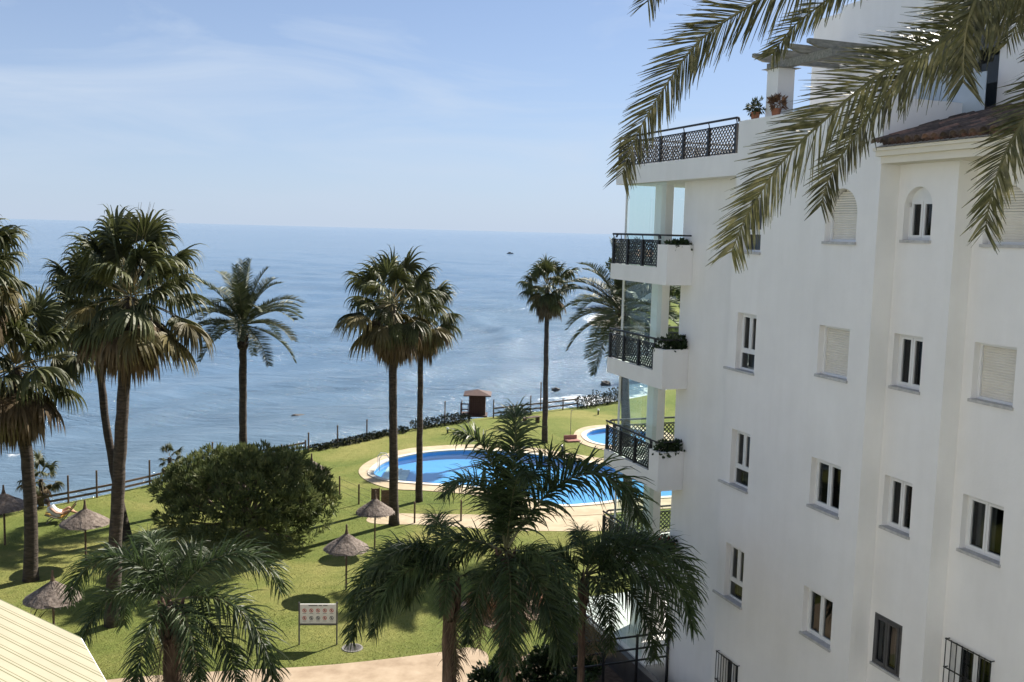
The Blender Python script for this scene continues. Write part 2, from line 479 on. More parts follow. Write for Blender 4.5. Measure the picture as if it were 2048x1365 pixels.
# ------------------------------------------------------------------ mesh helpers
class MB:
    def __init__(self):
        self.v, self.f = [], []

    def add(self, vs_, fs):
        k = len(self.v)
        self.v.extend([tuple(p) for p in vs_])
        self.f.extend([tuple(i + k for i in q) for q in fs])

    def quad(self, a, b, c, d):
        self.add((a, b, c, d), ((0, 1, 2, 3),))

    def box(self, x0, x1, y0, y1, z0, z1):
        self.add([(x0, y0, z0), (x1, y0, z0), (x1, y1, z0), (x0, y1, z0), (x0, y0, z1), (x1, y0, z1), (x1, y1, z1), (x0, y1, z1)],
                 [(3, 2, 1, 0), (4, 5, 6, 7), (0, 1, 5, 4), (1, 2, 6, 5), (2, 3, 7, 6), (3, 0, 4, 7)])

    def bar(self, a, b, w, h=None, up=(0, 0, 1)):
        a, b = Vector(a), Vector(b)
        h = h or w
        d = (b - a).normalized()
        u_ = Vector(up)
        s = d.cross(u_)
        if s.length < 1e-4:
            s = d.cross(Vector((1, 0, 0)))
        s.normalize()
        t = s.cross(d)
        vs_ = []
        for p in (a, b):
            for i, j in ((-1, -1), (1, -1), (1, 1), (-1, 1)):
                vs_.append(p + s * (w / 2 * i) + t * (h / 2 * j))
        self.add(vs_, [(3, 2, 1, 0), (4, 5, 6, 7), (0, 1, 5, 4), (1, 2, 6, 5), (2, 3, 7, 6), (3, 0, 4, 7)])

    def tube(self, pts, rad, n=8, cap=True):
        pts = [Vector(p) for p in pts]
        if not hasattr(rad, '__len__'):
            rad = [rad] * len(pts)
        k = len(self.v)
        ref = None
        for i, p in enumerate(pts):
            d = (pts[min(i + 1, len(pts) - 1)] - pts[max(i - 1, 0)]).normalized()
            if ref is None:
                ref = d.orthogonal().normalized()
            s = (ref - d * ref.dot(d)).normalized()
            ref = s
            t = d.cross(s)
            for j in range(n):
                a = 2 * math.pi * j / n
                self.v.append(tuple(p + s * (math.cos(a) * rad[i]) + t * (math.sin(a) * rad[i])))
        for i in range(len(pts) - 1):
            for j in range(n):
                a, b = k + i * n + j, k + i * n + (j + 1) % n
                self.f.append((a, b, b + n, a + n))
        if cap:
            self.f.append(tuple(k + j for j in reversed(range(n))))
            self.f.append(tuple(k + (len(pts) - 1) * n + j for j in range(n)))

    def lathe(self, prof, n=16, c=(0, 0), jitter=None):
        k = len(self.v)
        for i, (r, z) in enumerate(prof):
            for j in range(n):
                a = 2 * math.pi * j / n
                rr = r * (jitter(i, j) if jitter else 1)
                self.v.append((c[0] + rr * math.cos(a), c[1] + rr * math.sin(a), z))
        for i in range(len(prof) - 1):
            for j in range(n):
                a, b = k + i * n + j, k + i * n + (j + 1) % n
                self.f.append((a, b, b + n, a + n))

    def mesh(self, name, mat, smooth=False):
        me = bpy.data.meshes.new(name)
        me.from_pydata(self.v, [], self.f)
        me.materials.append(mat)
        if smooth:
            me.polygons.foreach_set('use_smooth', [True] * len(me.polygons))
        me.update()
        return me

    def build(self, name, mat, parent=None, smooth=False, loc=None, rz=0.0):
        return place(name, self.mesh(name, mat, smooth), parent, loc, rz)


def place(name, me, parent=None, loc=None, rz=0.0, scale=None):
    o = bpy.data.objects.new(name, me)
    COL.objects.link(o)
    if parent is not None:
        o.parent = parent
    if loc is not None:
        o.location = loc
    if rz:
        o.rotation_euler = (0, 0, rz)
    if scale:
        o.scale = (scale, scale, scale)
    return o


def tag(o, label=None, cat=None, group=None, kind=None):
    if label: o['label'] = label
    if cat: o['category'] = cat
    if group: o['group'] = group
    if kind: o['kind'] = kind
    return o


def thing(name, label, cat, loc=(0, 0, 0), rz=0.0, group=None):
    o = bpy.data.objects.new(name, None)
    o.empty_display_size = 0.3
    COL.objects.link(o)
    o.location = loc
    o.rotation_euler = (0, 0, rz)
    return tag(o, label, cat, group)


def catmull(pts, k=6, closed=True):
    n = len(pts)
    out = []
    rng_ = range(n) if closed else range(n - 1)
    for i in rng_:
        if closed:
            p0, p1, p2, p3 = pts[i - 1], pts[i], pts[(i + 1) % n], pts[(i + 2) % n]
        else:
            p0, p1, p2, p3 = pts[max(i - 1, 0)], pts[i], pts[i + 1], pts[min(i + 2, n - 1)]
        p0, p1, p2, p3 = map(np.array, (p0, p1, p2, p3))
        for j in range(k):
            t = j / k
            out.append(tuple(0.5 * (2 * p1 + (p2 - p0) * t + (2 * p0 - 5 * p1 + 4 * p2 - p3) * t * t + (3 * p1 - p0 - 3 * p2 + p3) * t ** 3)))
    if not closed:
        out.append(tuple(pts[-1]))
    return out


def fill_loops(loops, z, name, mat, skirt=0.0, skirt_all=False):
    """flat sheet bounded by the first loop with holes for the others; optional skirt going down"""
    bm = bmesh.new()
    edges = []
    for lp in loops:
        vsx = [bm.verts.new((p[0], p[1], z)) for p in lp]
        for i in range(len(vsx)):
            edges.append(bm.edges.new((vsx[i], vsx[(i + 1) % len(vsx)])))
    bmesh.ops.triangle_fill(bm, use_beauty=True, use_dissolve=False, edges=edges, normal=(0, 0, 1))
    bmesh.ops.recalc_face_normals(bm, faces=bm.faces)
    for f in bm.faces:
        if f.normal.z < 0:
            f.normal_flip()
    if skirt:
        for li, lp in enumerate(loops):
            if li and not skirt_all:
                continue
            a = [bm.verts.new((p[0], p[1], z)) for p in lp]
            b = [bm.verts.new((p[0], p[1], z - skirt)) for p in lp]
            for i in range(len(a)):
                j = (i + 1) % len(a)
                bm.faces.new((a[i], a[j], b[j], b[i]))
    me = bpy.data.meshes.new(name)
    bm.to_mesh(me)
    bm.free()
    me.materials.append(mat)
    return me


def offset_loop(lp, d):
    c = np.mean(np.array(lp), axis=0)
    out = []
    n = len(lp)
    area = sum(lp[i][0] * lp[(i + 1) % n][1] - lp[(i + 1) % n][0] * lp[i][1] for i in range(n))
    sg = 1 if area > 0 else -1
    for i in range(n):
        a, b = np.array(lp[i - 1]), np.array(lp[(i + 1) % n])
        t = b - a
        t = t / (np.linalg.norm(t) + 1e-9)
        out.append((lp[i][0] + sg * t[1] * d, lp[i][1] - sg * t[0] * d))
    return out


# ------------------------------------------------------------------ the setting: land, sea, pools, paths
COAST = [(-60, 10), (-40, 27), (-29, 37.5), (-23.9, 43.3), (-23.2, 44.5), (-21.1, 46.5), (-19.3, 48.8), (-17.2, 52.4), (-14.9, 55.9), (-12.5, 59.0), (-9.5, 63.0),
         (-6.4, 66.7), (-3.2, 70.0), (0.0, 72.4), (3.8, 75.4), (8.1, 79.2), (14, 87), (21, 104), (24, 128), (23, 155), (19, 178), (24, 196), (60, 240), (200, 380), (700, 800)]
coast = catmull(COAST, 4, closed=False)
land = coast + [(900, 700), (900, -120), (-200, -120), (-120, -40)]
POOL = [(-7.45, 53.9), (-7.15, 56.3), (-5.9, 58.2), (-4.4, 59.4), (-2.4, 60.0), (0.6, 59.7), (2.2, 58.9), (3.4, 58.3), (5.4, 57.0), (7.8, 55.7), (10.5, 54.2), (11.5, 52.3), (10.0, 50.9), (6.3, 49.7),
        (4.2, 48.6), (2.4, 48.2), (0.7, 49.7), (-1.7, 51.2), (-4.4, 51.7), (-6.1, 52.1), (-7.0, 52.8)]
DECK = [(-8.3, 54.2), (-8.0, 56.8), (-6.7, 59.5), (-4.9, 60.9), (-2.4, 61.7), (0.7, 61.6), (3.1, 60.3), (5.5, 58.8), (8.3, 57.4), (12.0, 56.0), (13.4, 52.5), (11.0, 49.2), (6.5, 47.7),
        (4.3, 46.7), (2.2, 46.4), (0.5, 48.0), (-1.7, 49.7), (-4.3, 50.3), (-6.0, 50.5), (-7.5, 52.0)]
KID = [(5.05, 65.3), (5.6, 67.1), (7.1, 68.3), (8.6, 68.0), (9.6, 66.0), (9.0, 63.5), (7.0, 62.3), (5.5, 63.2)]
KDECK = [(4.25, 65.1), (4.9, 67.9), (6.6, 69.3), (9.0, 69.2), (11.0, 66.5), (10.2, 62.3), (7.0, 60.7), (4.9, 62.3)]
pool_l, deck_l, kid_l, kdeck_l = (catmull(x, 5) for x in (POOL, DECK, KID, KDECK))
tag(place('lawn', fill_loops([land, offset_loop(pool_l, 0.45), offset_loop(kid_l, 0.4)], 0.0, 'lawn', M['lawn'], skirt=4.5)), kind='structure')
tag(place('pool_deck', fill_loops([deck_l, pool_l], 0.03, 'pool_deck', M['deck'], skirt=0.1)), kind='structure')
tag(place('kids_pool_deck', fill_loops([kdeck_l, kid_l], 0.034, 'kids_pool_deck', M['deck'], skirt=0.1)), kind='structure')


def pool_basin(lp, depth, nm):
    m = MB()
    inner = offset_loop(lp, -0.02)
    n = len(lp)
    for i in range(n):
        j = (i + 1) % n
        a, b = lp[i], lp[j]
        m.quad((a[0], a[1], 0.03), (a[0], a[1], -depth), (b[0], b[1], -depth), (b[0], b[1], 0.03))
    fl = [(p[0], p[1], -depth) for p in lp]
    m.build(nm + '_wall', M['pool_tile'])['kind'] = 'structure'
    place(nm + '_floor', fill_loops([lp], -depth, nm + '_floor', M['pool_tile']))['kind'] = 'structure'
    place(nm + '_water', fill_loops([lp], -0.09, nm + '_water', M['pool_water']))['kind'] = 'structure'
    cp = MB()
    o1, o2 = offset_loop(lp, 0.30), offset_loop(lp, -0.03)
    for i in range(n):
        j = (i + 1) % n
        z1, z0 = 0.075, 0.0
        cp.quad((*o2[i], z1), (*o1[i], z1), (*o1[j], z1), (*o2[j], z1))
        cp.quad((*o1[i], z1), (*o1[i], z0), (*o1[j], z0), (*o1[j], z1))
        cp.quad((*o2[i], z0), (*o2[i], z1), (*o2[j], z1), (*o2[j], z0))
    cp.build(nm + '_coping', M['pool_edge'])['kind'] = 'structure'


pool_basin(pool_l, 0.42, 'swimming_pool')
pm_ = MB()
for k in range(3):
    x0 = -6.9 + k * 0.42
    pm_.box(x0, x0 + 0.42, 53.0 + 0.1 * k, 56.0, -0.41, -0.14 - 0.08 * k)
pm_.build('pool_steps', M['pool_edge'])['kind'] = 'structure'
pool_basin(kid_l, 0.28, 'kids_pool')

LOWPATH = [(-6.5, 44.9), (-6.0, 46.0), (-3.9, 46.1), (-2.0, 46.2), (-0.1, 46.2), (2.0, 46.6), (4.5, 46.9), (5.0, 44.5), (2.0, 43.9), (-1.2, 44.0), (-3.5, 44.4), (-5.8, 44.3)]
tag(place('sandy_patch', fill_loops([catmull(LOWPATH, 5)], 0.012, 'sandy_patch', M['deck'])), kind='structure')
PATH = [(-16, 26.4), (-11.8, 28.0), (-9.1, 28.7), (-6.2, 29.25), (-4.2, 29.8), (-2.0, 30.6), (-1.1, 31.0), (-0.5, 30.4), (-0.7, 28.6), (-1.6, 26.6), (-3.6, 25.4), (-9.0, 24.0), (-16, 22.4)]
tag(place('gravel_path', fill_loops([catmull(PATH, 6)], 0.016, 'gravel_path', M['path'])), kind='structure')
BED = [(-1.6, 34.6), (-0.6, 36.6), (1.2, 37.2), (2.6, 35.6), (2.4, 33.6), (0.8, 33.4), (-0.4, 32.6)]
tag(place('planting_bed', fill_loops([catmull(BED, 5)], 0.02, 'planting_bed', M['soil'])), kind='structure')
BED2 = [(-3.6, 16.0), (-2.4, 21.5), (-1.0, 26.0), (-0.1, 29.6), (2.2, 31.0), (5.0, 27.6), (6.2, 21.5), (7.4, 16.0), (2.0, 13.0)]
tag(place('shaded_planting_bed', fill_loops([catmull(BED2, 5)], 0.024, 'shaded_planting_bed', M['soil'])), kind='structure')
# narrow beach below the sea wall
b_out = offset_loop(coast, 0.0)
bm_ = MB()
for i in range(len(coast) - 1):
    a, b = np.array(coast[i]), np.array(coast[i + 1])
    def nrm(k):
        t = np.array(coast[min(k + 1, len(coast) - 1)]) - np.array(coast[max(k - 1, 0)])
        t = t / np.linalg.norm(t)
        return np.array([-t[1], t[0]])
    na, nb = nrm(i), nrm(i + 1)
    pa, pb = a + na * 7.5, b + nb * 7.5
    a2, b2 = a - na * 0.3, b - nb * 0.3
    bm_.quad((*a2, -1.7), (*b2, -1.7), (*pb, -2.9), (*pa, -2.9))
tag(bm_.build('beach', M['sand']), kind='structure')


def build_sea():
    nr, nc = 620, 300
    d = 34.0 * (1.0 / 34.0 * 42000.0) ** (np.linspace(0, 1, nr) ** 1.25)
    ang = np.radians(np.linspace(-58, 52, nc))
    D, A = np.meshgrid(d, ang, indexing='ij')
    X, Y = D * np.sin(A), D * np.cos(A)
    fade = np.clip(1.0 - D / 900.0, 0, 1)
    cp = np.array(coast)
    # distance to the shore for foam and shallow water
    near = D < 400
    dist = np.full(D.shape, 999.0)
    pts = np.stack([X[near], Y[near]], 1)
    dd = np.full(len(pts), 999.0)
    for i in range(len(cp) - 1):
        a, b = cp[i], cp[i + 1]
        ab = b - a
        t = np.clip(((pts - a) @ ab) / (ab @ ab), 0, 1)
        dd = np.minimum(dd, np.linalg.norm(pts - (a + t[:, None] * ab), axis=1))
    dist[near] = dd
    # swell running to the shore plus wind waves of several directions
    rng = np.random.RandomState(4)
    Z = np.zeros_like(D)
    for k in range(26):
        th = math.radians(128 + rng.uniform(-38, 38))
        wl_ = rng.choice([3.2, 4.5, 6.5, 9.0, 14.0, 22.0]) * rng.uniform(0.85, 1.2)
        am = 0.0115 * wl_ ** 0.85 * rng.uniform(0.6, 1.2)
        keep = np.clip(wl_ * 22 / np.maximum(D, 1), 0, 1)
        Z += am * np.sin((X * math.cos(th) + Y * math.sin(th)) * 2 * math.pi / wl_ + rng.uniform(0, 6.28)) * keep
    # breaking swell lines close inshore
    ph = dist + 1.6 * np.sin(X * 0.09 + 1.0) + 1.0 * np.sin(Y * 0.13)
    brk = np.exp(-((np.mod(ph, 17.0) - 8.5) / 1.7) ** 2) * np.exp(-((dist - 26) / 22.0) ** 2) * (0.55 + 0.45 * np.sin(X * 0.11 + Y * 0.05))
    Z += 0.6 * brk
    Z *= np.maximum(fade, 0.0)
    shore = np.clip(1.0 - dist / 70.0, 0, 1) ** 1.3
    foam = np.clip(1.0 - (dist - 5.0) / 5.0, 0, 1) * 0.62
    foam = np.maximum(foam, np.clip(brk - 0.45, 0, 1) * 0.45 * np.clip((34 - dist) / 10, 0, 1))
    # surf around the rocky spot to the right of the watch tower
    foam = np.maximum(foam, np.exp(-(((X - 6.5) / 8.0) ** 2 + ((Y - 93) / 9.0) ** 2)) * 0.60)
    foam = np.maximum(foam, np.exp(-(((X + 34) / 5.0) ** 2 + ((Y - 66) / 1.2) ** 2)) * 0.5)
    v = np.stack([X, Y, Z - 2.5], -1).reshape(-1, 3)
    i, j = np.meshgrid(np.arange(nr - 1), np.arange(nc - 1), indexing='ij')
    a = i * nc + j
    q = np.stack([a, a + 1, a + nc + 1, a + nc], -1).reshape(-1, 4)[:, ::-1]
    me = bpy.data.meshes.new('sea')
    me.vertices.add(len(v))
    me.vertices.foreach_set('co', v.ravel())
    me.loops.add(q.size)
    me.loops.foreach_set('vertex_index', q.ravel())
    me.polygons.add(len(q))
    me.polygons.foreach_set('loop_start', np.arange(0, q.size, 4))
    me.polygons.foreach_set('loop_total', np.full(len(q), 4))
    me.polygons.foreach_set('use_smooth', np.ones(len(q), bool))
    me.update(calc_edges=True)
    for nm, arr in (('shore', shore), ('foam', foam)):
        at = me.attributes.new(nm, 'FLOAT', 'POINT')
        at.data.foreach_set('value', arr.ravel().astype(np.float32))
    me.materials.append(M['sea'])
    tag(place('sea', me), kind='structure')


build_sea()
# far water to the sides and behind the fan-shaped near sheet
sb = MB()
sb.quad((-45000, -3000, -3.6), (45000, -3000, -3.6), (45000, 42000, -3.6), (-45000, 42000, -3.6))
tag(sb.build('deep_sea', M['sea']), kind='structure')



def build_grass():
    rng = np.random.RandomState(12)
    n = 240000
    y = 27.0 + 40.0 * rng.rand(n) ** 1.7
    x = y * rng.uniform(-0.56, 0.20, n)
    def inside(lp):
        lp = np.array(lp)
        res = np.zeros(len(x), bool)
        for i in range(len(lp)):
            x1, y1 = lp[i]
            x2, y2 = lp[(i + 1) % len(lp)]
            c = ((y1 > y) != (y2 > y)) & (x < (x2 - x1) * (y - y1) / (y2 - y1 + 1e-12) + x1)
            res ^= c
        return res
    ok = inside(land)
    for lp in (deck_l, kdeck_l, catmull(LOWPATH, 5), catmull(PATH, 6), catmull(BED, 5)):
        ok &= ~inside(lp)
    x, y = x[ok], y[ok]
    n = len(x)
    # clumpy heights
    h = 0.014 + 0.026 * rng.rand(n) * (0.6 + 0.4 * np.sin(x * 1.7 + np.sin(y * 0.9)) * np.sin(y * 1.3))
    a = rng.uniform(0, 6.28, n)
    w = 0.013
    lean = rng.uniform(-0.05, 0.05, (n, 2))
    v = np.empty((n, 3, 3))
    v[:, 0] = np.stack([x - w * np.cos(a), y - w * np.sin(a), np.zeros(n)], 1)
    v[:, 1] = np.stack([x + w * np.cos(a), y + w * np.sin(a), np.zeros(n)], 1)
    v[:, 2] = np.stack([x + lean[:, 0], y + lean[:, 1], h], 1)
    me = bpy.data.meshes.new('grass')
    me.vertices.add(n * 3)
    me.vertices.foreach_set('co', v.ravel())
    me.loops.add(n * 3)
    me.loops.foreach_set('vertex_index', np.arange(n * 3))
    me.polygons.add(n)
    me.polygons.foreach_set('loop_start', np.arange(0, n * 3, 3))
    me.polygons.foreach_set('loop_total', np.full(n, 3))
    me.update(calc_edges=True)
    me.materials.append(M['grass'])
    tag(place('grass', me), 'short yellowish green grass blades of the lawn', 'grass', kind='stuff')


build_grass()

# ------------------------------------------------------------------ the apartment building, local axes: x = along the facade to the sea, y = out of the facade
B = thing('apartment_building', 'tall white stucco apartment block with seaward balconies and tiled bay roof', 'building', (12.723, 4.631, 0), R(110))


def grid_wall(mb, x0, x1, z0, z1, y, ops, depth=0.22):
    """wall face at y looking to +y, with openings (xa, xb, za, zb, arch) and their reveals"""
    xs = sorted({x0, x1, *[o[0] for o in ops], *[o[1] for o in ops]})
    zs = sorted({z0, z1, *[o[2] for o in ops], *[o[3] for o in ops]})
    for i in range(len(xs) - 1):
        for j in range(len(zs) - 1):
            cx, cz = (xs[i] + xs[i + 1]) / 2, (zs[j] + zs[j + 1]) / 2
            if any(o[0] < cx < o[1] and o[2] < cz < o[3] for o in ops):
                continue
            mb.quad((xs[i], y, zs[j]), (xs[i], y, zs[j + 1]), (xs[i + 1], y, zs[j + 1]), (xs[i + 1], y, zs[j]))
    for (a, b, c, d, arch) in ops:
        yi = y - depth
        if not arch:
            top = [(a, d), (b, d)]
        else:
            r = (b - a) / 2
            zc = d - r * 1.02
            top = [(a, c + (zc - c))] + [((a + b) / 2 - r * math.cos(t), zc + r * 1.02 * math.sin(t)) for t in np.linspace(0, math.pi, 15)][1:-1] + [(b, zc)]
            mid = (a + b) / 2
            left = [p for p in top if p[0] <= mid + 1e-6]
            right = [p for p in top if p[0] >= mid - 1e-6]
            for i in range(len(left) - 1):
                mb.add([(left[i][0], y, left[i][1]), (a, y, d), (left[i + 1][0], y, left[i + 1][1])], [(0, 1, 2)])
            for i in range(len(right) - 1):
                mb.add([(right[i][0], y, right[i][1]), (b, y, d), (right[i + 1][0], y, right[i + 1][1])], [(0, 1, 2)])
            if abs(left[-1][1] - d) > 1e-4:
                pass
        ring = [(b, c), (a, c)] + top + [(b, c)]
        for i in range(len(ring) - 1):
            p, q = ring[i], ring[i + 1]
            mb.quad((p[0], y, p[1]), (q[0], y, q[1]), (q[0], yi, q[1]), (p[0], yi, p[1]))


ROWS = [11.57, 8.68, 5.78, 2.88]
OPS_AB, OPS_C, OPS_D = [], [], []
WIN = []     # (plane_y, xa, xb, za, zb, arch, type, label)
# column A (two-part windows), B, C, D
for k, zt in enumerate([14.45] + ROWS):
    OPS_AB.append((20.27, 21.08, zt - 1.40, zt, False)); WIN.append((0.0, *OPS_AB[-1], 'lower' if k < 3 else ('lower_dark' if k == 3 else 'grille')))
    if k == 0:
        OPS_AB.append((16.89, 17.90, 13.35, 14.46, True)); WIN.append((0.0, *OPS_AB[-1], 'shutter'))
        OPS_C.append((15.33, 16.08, 13.42, 14.46, True)); WIN.append((-0.47, *OPS_C[-1], 'sash'))
        OPS_D.append((13.50, 14.47, 13.38, 14.46, True)); WIN.append((-0.9, *OPS_D[-1], 'shutter'))
    else:
        OPS_AB.append((16.89, 17.89, zt - 1.07, zt, False)); WIN.append((0.0, *OPS_AB[-1], 'shutter' if k == 1 else 'sash'))
        OPS_C.append((15.33, 16.12, zt - 1.07, zt, False)); WIN.append((-0.47, *OPS_C[-1], 'sash' if k < 3 else 'dark'))
        OPS_D.append((13.50, 14.47, zt - 1.07, zt, False)); WIN.append((-0.9, *OPS_D[-1], 'shutter' if k == 1 else ('sash' if k < 3 else 'grille_sash')))
    # further columns to the right of the picture
    for xr in (10.2,):
        OPS_D.append((xr, xr + 0.97, zt - 1.07, zt, False)); WIN.append((-0.9, *OPS_D[-1], 'sash'))

XS = 25.0            # seaward end wall
wm = MB()
grid_wall(wm, 16.27, 21.45, 0.0, 16.2, 0.0, OPS_AB)
grid_wall(wm, 14.72, 16.27, 0.0, 15.0, -0.47, OPS_C)
grid_wall(wm, 4.0, 14.72, 0.0, 15.0, -0.90, OPS_D)
grid_wall(wm, 21.45, XS, 0.0, 15.0, -0.60, [])
# returns facing the land side
wm.quad((16.27, 0, 0), (16.27, 0, 15.0), (16.27, -0.47, 15.0), (16.27, -0.47, 0))
wm.quad((16.27, 0, 15.0), (16.27, 0, 16.2), (16.27, -2.4, 16.2), (16.27, -2.4, 15.0))
wm.quad((14.72, -0.47, 0), (14.72, -0.47, 15.0), (14.72, -0.9, 15.0), (14.72, -0.9, 0))
wm.quad((21.45, 0, 0), (21.45, -0.6, 0), (21.45, -0.6, 14.9), (21.45, 0, 14.9))
wm.quad((21.45, 0, 15.44), (21.45, -0.2, 15.44), (21.45, -0.2, 16.2), (21.45, 0, 16.2))
# parapet thickness and inner face
wm.quad((16.27, 0, 16.2), (16.27, -0.2, 16.2), (21.45, -0.2, 16.2), (21.45, 0, 16.2))
wm.quad((16.27, -0.2, 15.1), (21.45, -0.2, 15.1), (21.45, -0.2, 16.2), (16.27, -0.2, 16.2))
# seaward end wall, back and land end
wm.quad((XS, -0.6, 0), (XS, -0.6, 15.0), (XS, -2.0, 15.0), (XS, -2.0, 0))
wm.quad((XS, -6.5, 0), (XS, -6.5, 15.0), (XS, -10, 15.0), (XS, -10, 0))
wm.quad((XS, -2.0, 14.6), (XS, -2.0, 15.0), (XS, -6.5, 15.0), (XS, -6.5, 14.6))
wm.quad((4.0, -10, 0), (XS, -10, 0), (XS, -10, 15.0), (4.0, -10, 15.0))
wm.quad((4.0, -0.9, 0), (4.0, -10, 0), (4.0, -10, 15.0), (4.0, -0.9, 15.0))
wm.build('wall', M['stucco'], B)
# unlit interior: one dark shell behind the windows, floors between storeys
im = MB()
for zf in (0.7, 3.6, 6.5, 9.4, 12.3):
    im.box(4.2, 24.8, -9.8, -1.6, zf - 0.25, zf)
im.quad((4.2, -4.5, 0), (24.8, -4.5, 0), (24.8, -4.5, 15), (4.2, -4.5, 15))
im.build('interior', M['dark_room'], B)
rf = MB()
rf.box(4.0, XS - 0.02, -9.99, -0.22, 14.98, 15.1)
rf.build('roof_deck', M['terrace_tile'], B)


def make_window(y, xa, xb, za, zb, arch, typ):
    yi = y - 0.20
    fr = MB()
    dark = typ in ('dark', 'lower_dark')
    mat = M['frame_dark'] if typ == 'dark' else M['frame']
    w = 0.055
    r = (xb - xa) / 2
    zc = zb - r * 1.02
    if typ == 'dark':
        yi = y - 0.05
    def outer(z0, z1, archy):
        if not archy:
            fr.box(xa, xb, yi, yi + 0.06, z0, z0 + w)
            fr.box(xa, xb, yi, yi + 0.06, z1 - w, z1)
            fr.box(xa, xa + w, yi, yi + 0.06, z0 + w, z1 - w)
            fr.box(xb - w, xb, yi, yi + 0.06, z0 + w, z1 - w)
        else:
            fr.box(xa, xb, yi, yi + 0.06, z0, z0 + w)
            fr.box(xa, xa + w, yi, yi + 0.06, z0 + w, zc)
            fr.box(xb - w, xb, yi, yi + 0.06, z0 + w, zc)
            # solid white head filling the arch (glazed windows only)
            n = 14 if typ != 'shutter' else 1
            pts = [((xa + xb) / 2 - r * math.cos(t), zc + r * 1.02 * math.sin(t)) for t in np.linspace(0, math.pi, n)]
            zh = zc + 0.10
            for i in range(n - 1):
                p, q = pts[i], pts[i + 1]
                if max(p[1], q[1]) > zh:
                    fr.add([(p[0], yi + 0.05, min(zh, p[1])), (p[0], yi + 0.05, p[1]), (q[0], yi + 0.05, q[1]), (q[0], yi + 0.05, min(zh, q[1]))], [(0, 1, 2, 3)])
    panes = []
    def two_sash(z0, z1, off=0.0):
        xm = (xa + xb) / 2
        lw = 0.05
        for (p, q) in ((xa + w, xm), (xm, xb - w)):
            p += 0.006; q -= 0.006
            fr.box(p, p + lw, yi + 0.012, yi + 0.075, z0, z1)
            fr.box(q - lw, q, yi + 0.012, yi + 0.075, z0, z1)
            fr.box(p + lw, q - lw, yi + 0.012, yi + 0.075, z0, z0 + lw)
            fr.box(p + lw, q - lw, yi + 0.012, yi + 0.075, z1 - lw, z1)
            panes.append((p + lw, q - lw, z0 + lw, z1 - lw))
    zh = zb
    if arch:
        zh = zc + 0.10
    if typ in ('sash', 'grille_sash'):
        outer(za, zb, arch)
        two_sash(za + w, (zh if arch else zb - w))
    elif typ == 'dark':
        outer(za, zb, False)
        two_sash(za + w, zb - w)
    elif typ in ('lower', 'lower_dark'):
        outer(za, zb, False)
        zm = za + 0.42
        fr.box(xa + w, xb - w, yi, yi + 0.07, zm, zm + 0.07)
        two_sash(zm + 0.07, zb - w)
        panes.append((xa + w, xb - w, za + w, zm))
    elif typ == 'grille':
        outer(za, zb, False)
        two_sash(za + w, zb - w)
    elif typ == 'shutter':
        outer(za, zb, arch)
    win = fr.build('window', mat, B)
    if typ == 'shutter':
        sh = MB()
        z = za + w
        pitch = 0.05
        while z < (zb - 0.01):
            z1 = min(z + pitch - 0.006, zb - 0.005)
            if arch and z1 > zc:
                hw = r * math.sqrt(max(0.0, 1 - ((z1 - zc) / (r * 1.02)) ** 2)) - 0.012
                x0, x1 = (xa + xb) / 2 - hw, (xa + xb) / 2 + hw
            else:
                x0, x1 = xa + w + 0.004, xb - w - 0.004
            if x1 - x0 > 0.05:
                sh.add([(x0, yi + 0.02, z), (x1, yi + 0.02, z), (x1, yi + 0.027, (z + z1) / 2), (x0, yi + 0.027, (z + z1) / 2), (x1, yi + 0.02, z1), (x0, yi + 0.02, z1)],
                       [(1, 0, 3, 2), (2, 3, 5, 4)])
            z += pitch
        sh.quad((xa + 0.01, yi + 0.012, za + 0.01), (xa + 0.01, yi + 0.012, zc if arch else zb), (xb - 0.01, yi + 0.012, zc if arch else zb), (xb - 0.01, yi + 0.012, za + 0.01))
        sh.build('shutter', M['shutter'], win)
    for (p, q, z0, z1) in panes:
        pm = MB()
        pm.quad((p, yi + 0.04, z0), (p, yi + 0.04, z1), (q, yi + 0.04, z1), (q, yi + 0.04, z0))
        pm.build('pane', M['pane'], win)
    # curtain hung behind the far half
    if typ in ('lower', 'lower_dark', 'dark') or (typ == 'sash' and xa < 15 and za < 10):
        cm = MB()
        x0, x1 = ((xa + xb) / 2 - 0.02, xb - 0.06) if typ != 'dark' else (xa + 0.35, xb - 0.1)
        n = 18
        for i in range(n):
            a, b = x0 + (x1 - x0) * i / n, x0 + (x1 - x0) * (i + 1) / n
            ya, yb = yi - 0.14 + 0.025 * math.sin(i * 1.9), yi - 0.14 + 0.025 * math.sin((i + 1) * 1.9)
            cm.quad((a, ya, za + 0.06), (a, ya, zb - 0.05), (b, yb, zb - 0.05), (b, yb, za + 0.06))
        cm.build('curtain', M['curtain'], win)
    # sill
    sm = MB()
    x0 = xa - 0.03
    x1 = xb + (0.46 if typ in ('lower', 'lower_dark') else 0.03)
    if x1 > 21.43 and y == 0.0:
        sm.box(x0, xb, y - 0.14, y + 0.05, za - 0.05, za + 0.006)
        sm.box(xb, x1, y + 0.003, y + 0.05, za - 0.05, za + 0.006)
    else:
        sm.box(x0, x1, y + 0.003, y + 0.045, za - 0.05, za + 0.006)
        sm.box(xa + 0.004, xb - 0.004, y - 0.16, y + 0.003, za - 0.02, za + 0.006)
    sm.build('sill', M['sill'], win)
